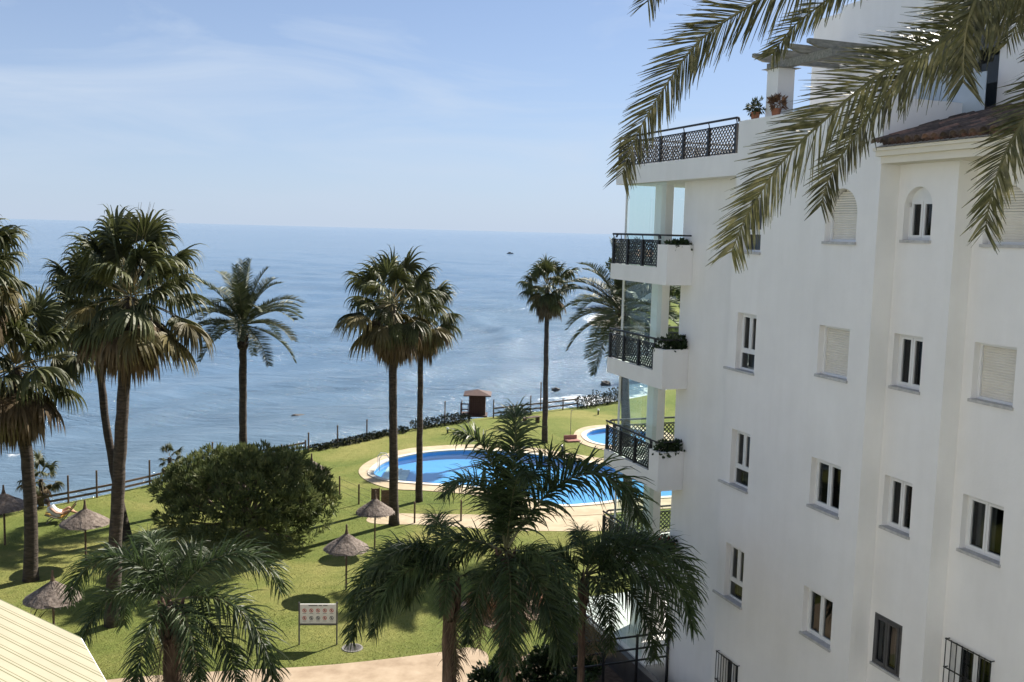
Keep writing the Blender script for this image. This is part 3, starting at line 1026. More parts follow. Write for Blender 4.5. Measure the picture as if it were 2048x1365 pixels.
    if 'grille' in typ:
        gm = MB()
        yg = y + 0.09
        n = 8
        for i in range(n + 1):
            x = xa - 0.06 + (xb - xa + 0.12) * i / n
            gm.bar((x, yg, za - 0.08), (x, yg, zb + 0.05), 0.014)
        for z in (za - 0.06, (za + zb) / 2, zb + 0.03):
            gm.bar((xa - 0.08, yg, z), (xb + 0.08, yg, z), 0.02)
            for x in (xa - 0.06, xb + 0.06):
                gm.bar((x, yg, z), (x, y, z), 0.016)
        gm.build('window_grille', M['black_metal'], win)


for wdef in WIN:
    make_window(*wdef)


def lattice(mb, p0, p1, z0, z1, pitch=0.098, w=0.034):
    """diagonal lattice between two ground points, framed"""
    p0, p1 = np.array(p0), np.array(p1)
    L = np.linalg.norm(p1 - p0)
    d = (p1 - p0) / L
    H = z1 - z0
    nrm = np.array([-d[1], d[0]]) * 0.006
    for sgn in (1, -1):
        k = -H
        while k < L:
            a0, a1 = max(0.0, k), min(L, k + H)
            if a1 - a0 > 0.02:
                if sgn > 0:
                    za, zb = z0 + (a0 - k), z0 + (a1 - k)
                else:
                    za, zb = z1 - (a0 - k), z1 - (a1 - k)
                A = p0 + d * a0 + nrm * sgn
                Bq = p0 + d * a1 + nrm * sgn
                mb.bar((A[0], A[1], za), (Bq[0], Bq[1], zb), 0.010, w)
            k += pitch * 1.414


def railing(parent, p0, p1, zf, n, ztop=1.10, zb=0.24, zt=0.94, double_end=True):
    """black lattice balustrade: lattice panels, flat uprights, a round handrail on swan-neck brackets"""
    p0, p1 = np.array(p0, float), np.array(p1, float)
    d = (p1 - p0) / np.linalg.norm(p1 - p0)
    for i in range(n):
        a = p0 + (p1 - p0) * (i / n)
        b = p0 + (p1 - p0) * ((i + 1) / n)
        m = MB()
        a2, b2 = a + d * 0.05, b - d * 0.05
        lattice(m, a2, b2, zf + zb, zf + zt)
        for z in (zf + zb, zf + zt):
            m.bar((*a2, z), (*b2, z), 0.03, 0.03)
        m.build('lattice_panel', M['black_metal'], parent)
    for i in range(n + 1):
        a = p0 + (p1 - p0) * (i / n)
        m = MB()
        m.bar((*a, zf + zb - 0.06), (*a, zf + zt + 0.02), 0.08, 0.09)
        nn = np.array([-d[1], d[0]])
        m.tube([(*a, zf + zt), (*(a + nn * 0.015), zf + zt + 0.08), (*(a + nn * 0.04), zf + ztop)], 0.014, 6)
        m.build('upright', M['black_metal'], parent)
    nn = np.array([-d[1], d[0]]) * 0.04
    m = MB()
    e0, e1 = p0 + nn - d * 0.12, p1 + nn
    m.tube([(*(e0 - d * 0.03), zf + ztop - 0.1), (*e0, zf + ztop - 0.02), (*(e0 + d * 0.06), zf + ztop), (*e1, zf + ztop)], 0.031, 8)
    m.build('handrail', M['black_metal'], parent)


YF = 0.20                      # balcony front
XN, XF = 24.4, 27.95           # near and far end
for lv, zf in enumerate((12.3, 9.4, 6.5, 3.6)):
    m = MB()
    zb = zf - 0.27
    # floor slab: beyond the end wall it runs across the whole sea front
    m.box(XS + 0.003, XF, -6.8, YF - 0.12, zb, zf)
    m.box(XN + 0.1, XS + 0.003, -0.596, YF - 0.12, zb, zf - 0.002)
    # front upstand and sea-side upstand
    m.box(24.97, XF, YF - 0.12, YF, zb, zf + 0.2)
    m.box(XF - 0.12, XF + 0.002, -6.8, YF - 0.121, zb - 0.001, zf + 0.2)
    # planter box at the near end
    m.box(XN, 24.97, YF - 0.12, YF + 0.001, zb, zf + 0.84)
    m.box(XN, XN + 0.1, -0.597, YF - 0.121, zb - 0.001, zf + 0.84)
    m.box(24.87, 24.97, -0.597, YF - 0.121, zf, zf + 0.84)
    m.box(XN + 0.1, 24.87, -0.597, YF - 0.121, zf, zf + 0.72)
    bal = m.build('balcony', M['stucco'], B)
    railing(bal, (25.02, YF - 0.06), (XF - 0.06, YF - 0.06), zf, 3)
    railing(bal, (XF - 0.06, -0.1), (XF - 0.06, -6.4), zf, 5)
    # handrail over the planter
    hm = MB()
    hm.tube([(25.0, YF - 0.02, zf + 1.1), (24.55, YF - 0.05, zf + 1.1), (24.5, YF - 0.2, zf + 1.1), (24.5, -0.58, zf + 1.1)], 0.022, 8)
    hm.build('planter_rail', M['black_metal'], bal)
    # frameless folding glass, each leaf its own pane
    zg0, zg1 = zf + 0.03, zf + 2.60
    for i in range(4):
        g = MB()
        a = 25.25 + i * 0.63
        g.quad((a, -0.15, zg0), (a, -0.15, zg1), (a + 0.615, -0.15, zg1), (a + 0.615, -0.15, zg0))
        g.build('glass_pane', M['glass'], bal)
    for i in range(8):
        g = MB()
        a = -0.25 - i * 0.76
        g.quad((27.705, a - 0.745, zg0), (27.705, a - 0.745, zg1), (27.705, a, zg1), (27.705, a, zg0))
        g.build('glass_pane', M['glass'], bal)
    t = MB()
    t.bar((25.2, -0.15, zf + 0.015), (27.75, -0.15, zf + 0.015), 0.05, 0.03)
    t.bar((25.2, -0.15, zf + 2.615), (27.75, -0.15, zf + 2.615), 0.05, 0.03)
    t.bar((27.705, -0.15, zf + 0.015), (27.705, -6.5, zf + 0.015), 0.05, 0.03)
    t.bar((27.705, -0.15, zf + 2.615), (27.705, -6.5, zf + 2.615), 0.05, 0.03)
    t.build('glass_track', M['frame'], bal)
    for yp in (-1.22, -5.2):
        pl = MB()
        pl.box(26.75, 27.15, yp, yp + 0.4, zf, zf + 2.63)
        pl.build('pillar', M['stucco'], bal)
    # slim steel posts at the glass corner
    cm = MB()
    cm.bar((27.68, -0.13, zf), (27.68, -0.13, zf + 2.62), 0.05)
    cm.build('corner_post', M['frame'], bal)

# roof terrace slab over the top balcony with its lattice balustrade
m = MB()
m.box(21.452, 28.2, -6.8, 0.0, 14.9, 15.44)
m.box(XS + 0.004, 28.198, -9.9, -6.8, 14.9, 15.44)
slab = m.build('roof_terrace', M['stucco'], B)
railing(slab, (21.62, -0.06), (28.1, -0.06), 15.2, 5, ztop=1.10, zb=0.27, zt=0.95)
railing(slab, (28.1, -0.2), (28.1, -6.4), 15.2, 5, ztop=1.10, zb=0.27, zt=0.95)

# ground floor terrace
m = MB()
m.box(XS + 0.004, 30.6, -7.0, 0.05, -0.3, 0.85)
m.build('ground_terrace', M['terrace_tile'], B)
m = MB()
m.box(24.0, 30.7, 0.052, 0.25, -0.2, 0.80)
m.build('terrace_plinth', M['frame_dark'], B)
gt = MB()
gt.box(27.15, 27.95, -1.75, -0.95, 0.85, 3.3)
gt.build('terrace_pillar', M['stucco'], B)
for i in range(5):
    g = MB()
    a = 25.5 + i * 1.0
    zt_ = 1.95 if i > 2 else 3.2
    g.quad((a, -0.1, 0.86), (a, -0.1, zt_), (a + 0.97, -0.1, zt_), (a + 0.97, -0.1, 0.86))
    g.build('glass_guard', M['glass_edge'], B)

# cornice over the bay and its lean-to roof of barrel tiles
cm = MB()
cm.box(12.3, 16.265, -0.9, 0.02, 14.90, 15.04)
cm.box(12.3, 16.33, -0.9, 0.10, 15.04, 15.14)
cm.box(12.3, 16.36, -0.9, 0.15, 15.14, 15.20)
corn = cm.build('cornice', M['cream_paint'], B)
rm = MB()
ya, za_, yb_, zb_ = 0.20, 15.205, -2.40, 15.98
rm.add([(12.3, ya, za_), (16.26, ya, za_), (16.26, yb_, zb_), (12.3, yb_, zb_), (12.3, yb_, 15.1), (16.26, yb_, 15.1)], [(0, 1, 2, 3), (1, 5, 2), (0, 3, 4)])
roof = rm.build('bay_roof', M['cream_paint'], B)


def tile_mesh(convex, n=7, L=0.46, r0=0.095, r1=0.075):
    m = MB()
    prof = []
    for end, (y, r) in enumerate(((0.0, r0), (-L, r1))):
        for j in range(n + 1):
            a = math.pi * j / n
            c, s = math.cos(a) * r, math.sin(a) * r
            m.v.append((c, y, s if convex else -s))
        for j in range(n + 1):
            a = math.pi * j / n
            c, s = math.cos(a) * (r - 0.015), math.sin(a) * (r - 0.015)
            m.v.append((c, y, s if convex else -s))
    k = n + 1
    for j in range(n):
        m.f.append((j, j + 1, 2 * k + j + 1, 2 * k + j))
        m.f.append((k + j + 1, k + j, 3 * k + j, 3 * k + j + 1))
        m.f.append((j + 1, j, k + j, k + j + 1))
    return m.mesh('roof_tile', M['tile'], True)


tm_top, tm_pan = tile_mesh(True), tile_mesh(False)
slope = math.atan2(zb_ - za_, ya - yb_)
rng = random.Random(5)
pitch_t = 0.225
x = 16.18
cols = 0
while x > 12.4:
    for rrow in range(7):
        f = rrow * 0.385
        yy = ya + 0.06 - f * math.cos(slope)
        zz = za_ + 0.03 + (f - 0.06) * math.sin(slope)
        o = place('roof_tile', tm_top, roof, (x + rng.uniform(-.012, .012), yy + rng.uniform(-.015, .015), zz + 0.045 + rng.uniform(0, .016)))
        o.rotation_euler = (-slope + rng.uniform(-.02, .02) - 0.03, 0, rng.uniform(-.04, .04))
        if cols < 15:
            o = place('roof_tile', tm_pan, roof, (x - pitch_t / 2, yy - 0.16, zz + 0.085))
            o.rotation_euler = (-slope - 0.02, 0, rng.uniform(-.02, .02))
    x -= pitch_t
    cols += 1

# penthouse set back from the facade
pm = MB()
OPS_P = [(15.9, 17.35, 15.2, 17.75, False), (9.0, 11.0, 15.2, 17.6, False)]
grid_wall(pm, 4.2, 20.9, 15.1, 19.05, -2.4, OPS_P)
pm.quad((20.9, -2.4, 15.1), (20.9, -2.4, 19.05), (20.9, -2.7, 19.05), (20.9, -2.7, 15.1))
grid_wall(pm, 20.9, 22.4, 15.1, 19.0, -2.7, [])
pm.quad((22.4, -2.7, 15.1), (22.4, -2.7, 19.0), (22.4, -9.5, 19.0), (22.4, -9.5, 15.1))
pm.quad((4.2, -2.4, 19.05), (4.2, -9.5, 19.05), (20.9, -9.5, 19.05), (20.9, -2.4, 19.05))
pm.quad((20.9, -2.7, 19.0), (20.9, -9.5, 19.0), (22.4, -9.5, 19.0), (22.4, -2.7, 19.0))
pm.quad((4.2, -9.5, 15.1), (22.4, -9.5, 15.1), (22.4, -9.5, 19.0), (4.2, -9.5, 19.0))
pm.quad((4.2, -2.4, 15.1), (4.2, -9.5, 15.1), (4.2, -9.5, 19.05), (4.2, -2.4, 19.05))
pm.quad((4.3, -3.6, 15.1), (20.8, -3.6, 15.1), (20.8, -3.6, 19.0), (4.3, -3.6, 19.0))
pm.build('penthouse', M['stucco'], B)
pi = MB()
pi.box(17.42, 17.95, -2.397, -2.05, 15.1, 18.6)
pi.box(14.2, 14.7, -2.397, -2.1, 15.1, 18.6)
pi.box(4.2, 17.95, -2.397, -2.0, 18.6, 18.9)
pi.build('penthouse_pilaster', M['stucco'], B)
for (a, b, c, d, _) in OPS_P:
    f_ = MB()
    yi = -2.55
    f_.box(a, b, yi, yi + 0.06, d - 0.07, d)
    for xx in (a, (a + b) / 2 - 0.04, b - 0.07):
        f_.box(xx, xx + 0.07, yi, yi + 0.06, c, d - 0.07)
    door = f_.build('glazed_door', M['frame'], B)
    for (p, q) in ((a + 0.07, (a + b) / 2 - 0.04), ((a + b) / 2 + 0.03, b - 0.07)):
        g = MB()
        g.quad((p, yi + 0.03, c), (p, yi + 0.03, d - 0.07), (q, yi + 0.03, d - 0.07), (q, yi + 0.03, c))
        g.build('pane', M['pane'], door)
    gd = MB()
    gd.box(a - 0.2, b + 0.2, -1.92, -1.905, 15.75, 16.75)
    gd.build('glass_guard', M['frosted'], B)
    gb = MB()
    gb.box(a - 0.2, b + 0.2, -2.0, -1.9, 15.1, 15.75)
    gb.build('guard_wall', M['stucco'], B)
    aw = MB()
    n = 12
    for i in range(n):
        x0, x1 = a - 0.1 + (b - a + 0.2) * i / n, a - 0.1 + (b - a + 0.2) * (i + 1) / n
        aw.quad((x0, -2.38, 17.7), (x1, -2.38, 17.7), (x1, -2.16, 17.25), (x0, -2.16, 17.25))
    aw.build('door_blind', M['hedge'] if False else M['frame_dark'], B)

# pergola on the roof terrace: two pillars, beams, rafters with shaped tails
pg = MB()
pg.box(20.35, 20.80, -0.75, -0.30, 15.44, 17.35)
pr = pg.build('pergola', M['stucco'], B)
bmx = MB()
bmx.box(18.6, 21.05, -0.62, -0.44, 17.36, 17.54)
bmx.build('beam', M['pergola'], pr)
for i in range(4):
    xx = 20.9 - i * 0.70
    r_ = MB()
    r_.add([(xx - .05, 0.05, 17.64), (xx + .05, 0.05, 17.64), (xx - .05, -0.25, 17.55), (xx + .05, -0.25, 17.55), (xx - .05, -2.38, 17.55), (xx + .05, -2.38, 17.55),
            (xx - .05, 0.05, 17.72), (xx + .05, 0.05, 17.72), (xx - .05, -2.38, 17.72), (xx + .05, -2.38, 17.72)],
           [(0, 1, 7, 6), (0, 2, 3, 1), (2, 4, 5, 3), (6, 7, 9, 8), (4, 8, 9, 5), (0, 6, 8, 4, 2), (1, 3, 5, 9, 7)])
    r_.build('rafter', M['pergola'], pr)
cap = MB()
cap.box(20.25, 20.9, -0.85, -0.20, 17.352, 17.362)
cap.build('pillar_cap', M['pergola'], pr)


def bl(x, y, z=0.0):
    """building axes to world"""
    c, s = math.cos(R(110)), math.sin(R(110))
    return (12.723 + c * x - s * y, 4.631 + s * x + c * y, z)


# black three-bar fence at the foot of the building
fe = thing('bar_fence', 'black three-bar metal fence running out from the foot of the white block', 'fence', bl(24.75, -0.58, 0.0), R(110))
for i, yy in enumerate((0.0, 1.0, 2.05, 3.1)):
    m = MB()
    m.bar((0, yy + 0.03, 0.0), (0, yy + 0.03, 1.95), 0.06)
    m.build('post', M['black_metal'], fe)
for zz in (1.15, 1.5, 1.88):
    m = MB()
    m.bar((0.04, 0.0, zz), (0.04, 3.16, zz), 0.035, 0.05)
    m.build('bar', M['black_metal'], fe)

# ------------------------------------------------------------------ vegetation
def chain(p, d, n, step, g, rng=None, wob=0.0, late=False):
    """polyline leaving p along d, bent down by gravity g per step"""
    p, d = Vector(p), Vector(d).normalized()
    out = [p.copy()]
    for i in range(n):
        p = p + d * step
        out.append(p.copy())
        d = d + Vector((0, 0, -g * ((0.15 + 3.2 * ((i + 1) / n) ** 2) if late else (1 + i * 0.35))))
        if rng and wob:
            d = d + Vector((rng.uniform(-wob, wob), rng.uniform(-wob, wob), rng.uniform(-wob, wob)))
        d.normalize()
    return out


def ribbon(mb, pts, widths, wdir):
    k = len(mb.v)
    n = len(pts)
    for i, p in enumerate(pts):
        d = (pts[min(i + 1, n - 1)] - pts[max(i - 1, 0)])
        w = wdir - d * (wdir.dot(d) / max(d.length_squared, 1e-9))
        if w.length < 1e-5:
            w = d.orthogonal()
        w.normalize()
        mb.v.append(tuple(p - w * widths[i]))
        mb.v.append(tuple(p + w * widths[i]))
    for i in range(n - 1):
        a = k + 2 * i
        mb.f.append((a, a + 1, a + 3, a + 2))


def two_mat_mesh(name, leaf, stalk, m1, m2):
    me = bpy.data.meshes.new(name)
    k = len(leaf.v)
    me.from_pydata(leaf.v + stalk.v, [], leaf.f + [tuple(i + k for i in q) for q in stalk.f])
    me.materials.append(m1)
    me.materials.append(m2)
    idx = [0] * len(leaf.f) + [1] * len(stalk.f)
    me.polygons.foreach_set('material_index', idx)
    me.update()
    return me


def fan_frond(seed, elev, mat, stalk=1.15, blade=1.25, nseg=38, g=0.16, fold=0.22):
    rng = random.Random(seed)
    leaf, st = MB(), MB()
    e = R(elev)
    pet = chain((0.12 * math.cos(e), 0, 0.10 * math.sin(e)), (math.cos(e), rng.uniform(-.08, .08), math.sin(e)), 5, stalk / 5, 0.035 if elev > -40 else 0.05)
    st.tube(pet, [0.030, 0.026, 0.022, 0.019, 0.016, 0.013], 4, False)
    T = (pet[-1] - pet[-2]).normalized()
    S = T.cross(Vector((0, 0, 1)))
    if S.length < 0.2:
        S = Vector((0, 1, 0))
    S.normalize()
    S = (S + Vector((0, 0, rng.uniform(-.35, .35)))).normalized()
    N = S.cross(T).normalized()
    hub = pet[-1]
    span = R(rng.uniform(118, 140))
    for i in range(nseg):
        a = -span + 2 * span * (i + 0.5) / nseg + rng.uniform(-.03, .03)
        L = blade * (0.66 + 0.34 * math.cos(a * 0.6)) * rng.uniform(0.9, 1.12)
        d = T * math.cos(a) + S * math.sin(a) + N * (fold * (1 - abs(a) / span) - 0.30 * abs(math.sin(a)))
        n = 8
        pts = chain(hub, d, n, L / n, g * rng.uniform(0.7, 1.3) * (0.8 + 0.35 * abs(a)), rng, 0.03, True)
        mid = blade * span / nseg
        ws = [0.004, mid * 0.26, mid * 0.50, mid * 0.66, mid * 0.60, mid * 0.42, mid * 0.27, mid * 0.15, 0.002]
        wd = (S * math.cos(a) - T * math.sin(a) + N * (0.6 if i % 2 else -0.6)).normalized()
        ribbon(leaf, pts, ws, wd)
    return two_mat_mesh('frond', leaf, st, mat, M['petiole'])


FAN = {}
for e in (82, 66, 50, 34, 16, -4, -24, -46):
    FAN[e] = [fan_frond(1000 + e * 7 + k, e + random.Random(e + k).uniform(-5, 5), M['fan'] if e > -20 or k == 0 else M['fan_old'],
                        g=0.30 + 0.12 * max(0, (70 - e)) / 70, stalk=1.22 + 0.2 * k, blade=1.12 + 0.1 * k) for k in range(2)]
FAN_DRY = [fan_frond(2000 + k, e, M['fan_dry'], stalk=0.9, blade=1.2, g=0.55, nseg=26) for k, e in enumerate((-34, -50, -62, -72, -80))]


def trunk_mesh(base, top, r0, r1, mat, bulge=1.25, n=12, rings=26, boots=False, seed=0, name='trunk', bend=0.0):
    rng = random.Random(seed)
    base, top = Vector(base), Vector(top)
    pts, rad = [], []
    side = Vector((rng.uniform(-1, 1), rng.uniform(-1, 1), 0)).normalized() * bend
    for i in range(rings + 1):
        t = i / rings
        p = base.lerp(top, t) + side * math.sin(math.pi * t) + Vector((rng.uniform(-.012, .012), rng.uniform(-.012, .012), 0))
        r = r0 + (r1 - r0) * t
        r *= 1 + (bulge - 1) * math.exp(-t * 12)
        r *= 1 + rng.uniform(-.045, .045)
        pts.append(p)
        rad.append(r)
    m = MB()
    m.tube(pts, rad, n)
    if boots:
        # cut leaf bases under the crown
        for i in range(60):
            t = 1 - 0.12 * rng.random() ** 0.8
            p = base.lerp(top, t)
            a = rng.uniform(0, 6.28)
            o = Vector((math.cos(a), math.sin(a), 0))
            m.tube([p + o * r1 * 0.8, p + o * (r1 * 1.25) + Vector((0, 0, 0.10)), p + o * (r1 * 1.55) + Vector((0, 0, 0.28))], [0.07, 0.05, 0.02], 4)
    return m.mesh(name, mat, True)


def fan_palm(label, base, heart, scale=1.0, n_green=34, n_dry=16, seed=1, r=0.2, stalks=0, lean=0.0, low=-46):
    rng = random.Random(seed)
    root = thing('fan_palm', label, 'palm', base, group='palms on the lawn')
    top = Vector(heart) - Vector(base)
    place('trunk', trunk_mesh((0, 0, -0.1), top, r * 1.05, r * 0.82, M['trunk'], seed=seed, bend=lean), root)
    els = [82] * 2 + [66] * 4 + [50] * 5 + [34] * 5 + [16] * 6 + [-4] * 7 + [-24] * 7 + [-46] * 6
    els = [e for e in els if e >= low]
    az = rng.uniform(0, 6.28)
    for i in range(n_green):
        e = els[int(i * len(els) / n_green)]
        az += 2.399963
        o = place('frond', rng.choice(FAN[e]), root, top + Vector((0, 0, 0.18 * (e + 46) / 128 - 0.06)), az + rng.uniform(-.4, .4), scale * rng.uniform(0.78, 1.14))
        o.rotation_euler = (rng.uniform(-.22, .22), rng.uniform(-.22, .22), o.rotation_euler[2])
    for i in range(n_dry):
        az += 2.399963
        place('dead_frond', rng.choice(FAN_DRY), root, top + Vector((0, 0, -0.12 - 0.4 * rng.random())), az, scale * rng.uniform(0.8, 1.1))
    for i in range(stalks):
        a = rng.uniform(0, 6.28)
        m = MB()
        d = Vector((math.cos(a) * 0.35, math.sin(a) * 0.35, 1.0))
        m.tube(chain(top, d, 8, 0.36 * scale, 0.012, rng, 0.02), [0.022, 0.02, 0.018, 0.016, 0.014, 0.012, 0.01, 0.008, 0.004], 5)
        m.build('flower_stalk', M['petiole'], root)
    return root


def pinnate_frond(seed, elev, mat, L=2.6, n=46, leaf=0.55, g=0.05, lg=0.10, width=0.016, plumose=False, vee=0.35, stalk=0.14, fwd=0.55):
    """feather leaf: arching rachis, leaflets both sides; plumose ones leave at all angles and hang"""
    rng = random.Random(seed)
    lf, st = MB(), MB()
    e = R(elev)
    ns = 14
    pts = chain((0.08 * math.cos(e), 0, 0.08 * math.sin(e)), (math.cos(e), rng.uniform(-.05, .05), math.sin(e)), ns, L / ns, g)
    st.tube(pts, [0.030 * (1 - 0.86 * i / ns) for i in range(ns + 1)], 4, False)
    for side in (-1, 1):
        for i in range(n):
            t = stalk + (1 - stalk) * (i + rng.uniform(-.3, .3)) / (n - 1)
            t = min(max(t, stalk), 0.999)
            k = min(int(t * ns), ns - 1)
            fr = t * ns - k
            p = pts[k].lerp(pts[k + 1], fr)
            T = (pts[k + 1] - pts[k]).normalized()
            S = T.cross(Vector((0, 0, 1)))
            if S.length < 0.1:
                S = Vector((0, 1, 0))
            S.normalize()
            N = S.cross(T)
            ll = leaf * (0.35 + 0.65 * math.sin(math.pi * min(1, (t - stalk) / (1 - stalk) * 0.80 + 0.17))) * (rng.uniform(0.55, 1.2) if plumose else rng.uniform(0.82, 1.15))
            ro = vee if not plumose else rng.choice((-0.6, 0.0, 0.6, 1.1)) + rng.uniform(-.3, .3)
            fw = fwd + 0.6 * max(0, t - 0.7) + rng.uniform(-.12, .12)
            d = (S * side * math.cos(ro) + N * math.sin(ro)) + T * fw
            m_ = 4 if plumose else 3
            lp = chain(p, d, m_, ll / m_, lg * rng.uniform(0.6, 1.5), rng, 0.06)
            ws = [width * 0.55, width, width * 0.85, width * 0.55, 0.002] if plumose else [width * 0.6, width, width * 0.72, 0.002]
            ribbon(lf, lp, ws, (T + N * rng.uniform(-.8, .8)).normalized())
    return two_mat_mesh('frond', lf, st, mat, M['rachis'])


DATE = {e: [pinnate_frond(3000 + e * 5 + k, e + 4 * k, M['date'], L=2.75, n=84, leaf=0.52, g=0.031, lg=0.05, width=0.0145, vee=0.38) for k in range(2)] for e in (80, 62, 44, 26, 8, -14, -36)}


def date_palm(label, base, heart, scale=1.0, n=46, seed=1, r=0.2, low=-36):
    rng = random.Random(seed)
    root = thing('date_palm', label, 'palm', base, group='palms on the lawn')
    top = Vector(heart) - Vector(base)
    place('trunk', trunk_mesh((0, 0, -0.1), top, r, r * 0.92, M['trunk'], bulge=1.2, boots=True, seed=seed), root)
    els = [80] * 4 + [62] * 7 + [44] * 9 + [26] * 9 + [8] * 8 + [-14] * 6 + [-36] * 4
    az = rng.uniform(0, 6.28)
    for i in range(n):
        e = els[int(i * len(els) / n)]
        if e < low:
            continue
        az += 2.399963
        o = place('frond', rng.choice(DATE[e]), root, top + Vector((0, 0, 0.15)), az + rng.uniform(-.2, .2), scale * rng.uniform(0.88, 1.1))
        o.rotation_euler = (rng.uniform(-.10, .10), rng.uniform(-.10, .10), o.rotation_euler[2])
    return root


fan_palm('tall fan palm with broad shaggy crown and two spikes, left of the pine', (-13.1, 32.1, 0), (-12.32, 32.1, 11.0), 1.12, 46, 30, seed=11, r=0.215, stalks=5, lean=0.15)
fan_palm('fan palm with thick trunk at far left, heavy hanging dark skirt', (-17.74, 36.1, 0), (-18.1, 36.1, 8.0), 1.2, 44, 30, seed=23, r=0.24, lean=0.2)
fan_palm('thin leaning fan palm just behind the tall shaggy one', (-16.0, 41.1, 0), (-17.2, 41.1, 10.1), 1.12, 36, 32, seed=31, r=0.17, lean=0.25)
fan_palm('fan palm cut by the left picture edge', (-19.4, 33.6, 0), (-18.95, 34.0, 11.6), 1.15, 40, 18, seed=41, r=0.22, stalks=2)
fan_palm('front fan palm of the pair before the pool, full crown', (-5.15, 44.3, 0), (-5.35, 44.3, 10.05), 1.12, 38, 30, seed=52, r=0.20)
fan_palm('rear thinner fan palm of the pair before the pool', (-4.4, 48.3, 0), (-4.44, 48.3, 9.4), 0.98, 30, 26, seed=63, r=0.155)
fan_palm('slender fan palm with small round crown beyond the pool', (2.25, 62.9, 0), (2.14, 62.9, 10.0), 0.84, 36, 24, seed=74, r=0.17)
date_palm('feathery date palm with dark bare trunk rising behind the pine', (-12.97, 47.8, 0), (-12.94, 47.8, 8.45), 1.12, 42, 81, r=0.19, low=-20)
date_palm('date palm with grey arching fronds half hidden by the balconies', (5.6, 44.8, 0), (4.95, 44.8, 9.7), 1.12, 48, 92, r=0.21)


def small_fan(label, base, h, scale, seed):
    fan_palm(label, base, (base[0], base[1], base[2] + h), scale, 16, 5, seed=seed, r=0.12)


small_fan('knee-high fan palm beside the seaside fence, left of the pine', (-17.75, 51.3, 0), 1.15, 0.33, 101)
small_fan('low fan palm at the seaside fence behind the thick leftmost trunk', (-22.0, 46.0, 0), 1.25, 0.52, 102)
small_fan('squat dark fan palm in the left corner by the fence', (-23.6, 43.4, 0), 0.75, 0.55, 103)

QUEEN = {e: [pinnate_frond(4000 + e * 5 + k, e + 3 * k, M['queen'], L=3.5, n=160, leaf=0.92, g=0.078, lg=0.24, width=0.020, plumose=True, stalk=0.10, fwd=0.75) for k in range(2)] for e in (84, 68, 50, 32, 12, -10)}
QDRY = [pinnate_frond(4900 + k, e, M['queen_dry'], L=2.4, n=60, leaf=0.6, g=0.06, lg=0.25, width=0.012, plumose=True) for k, e in enumerate((-50, -68, -80))]


def queen_palm(label, base, heart, plan, seed, r=0.17, scale=1.0, dry=3):
    """plan: list of (elevation, azimuth in degrees from +X, size)"""
    rng = random.Random(seed)
    root = thing('queen_palm', label, 'palm', base, group='feathery palms near the building')
    top = Vector(heart) - Vector(base)
    place('trunk', trunk_mesh((0, 0, -0.1), top, r, r * 0.85, M['trunk_red'], bulge=1.15, boots=True, seed=seed), root)
    for (e, a, s) in plan:
        ee = min(QUEEN, key=lambda q: abs(q - e))
        o = place('frond', rng.choice(QUEEN[ee]), root, top + Vector((0, 0, 0.15)), 0, s * scale)
        o.rotation_euler = (rng.uniform(-.08, .08), R(ee - e), R(a))
    for i in range(dry):
        place('dead_frond', rng.choice(QDRY), root, top + Vector((0, 0, -0.1)), rng.uniform(0, 6.28), scale * rng.uniform(.6, .9))
    return root


queen_palm('tall feathery palm in the middle with upright sunlit fronds and a great arch right', (0.15, 20.0, 0), (-0.02, 20.0, 6.7),
           [(84, 100, .90), (80, 200, .82), (78, 30, .78), (81, 300, .72), (75, 150, .72), (60, 4, 1.12), (14, -40, .7), (24, 186, .8), (-8, 276, .8), (0, 302, .8), (-12, 332, .7), (-14, 238, .62), (18, 95, .7), (6, 160, .6)], 7, r=0.16, dry=9)
queen_palm('feathery palm on a red brown trunk with drooping fronds left of the tallest', (-1.12, 20.0, 0), (-1.15, 20.0, 6.1),
           [(30, 178, .78), (40, 160, .7), (16, 196, .78), (58, 200, .62), (62, 110, .6), (0, 182, .62), (34, 212, .6), (20, 120, .7), (40, 270, .45), (16, 350, .6), (24, 150, .7)], 17, r=0.165, dry=3)
queen_palm('bushy feathery palm in the lower left beside the awning', (-6.6, 19.0, 0), (-6.55, 19.0, 5.85),
           [(50, 178, .78), (62, 135, .62), (52, 22, .80), (14, 345, .86), (30, 205, .62), (-4, 262, .62), (2, 305, .66), (66, 80, .5), (-10, 335, .74), (24, 150, .6)], 27, r=0.21, dry=4)
queen_palm('low dense feathery palm whose dark fronds arch against the white block', (1.85, 23.0, 0), (1.85, 23.0, 5.15),
           [(44, -4, 1.0), (34, -16, .98), (52, 22, .78), (62, 100, .55), (46, 172, .58), (28, 196, .6), (16, 232, .6), (14, 290, .65), (10, 325, .8), (72, 0, .5), (24, -28, .85), (40, 60, .6), (30, 140, .55)], 37, r=0.10, dry=3)


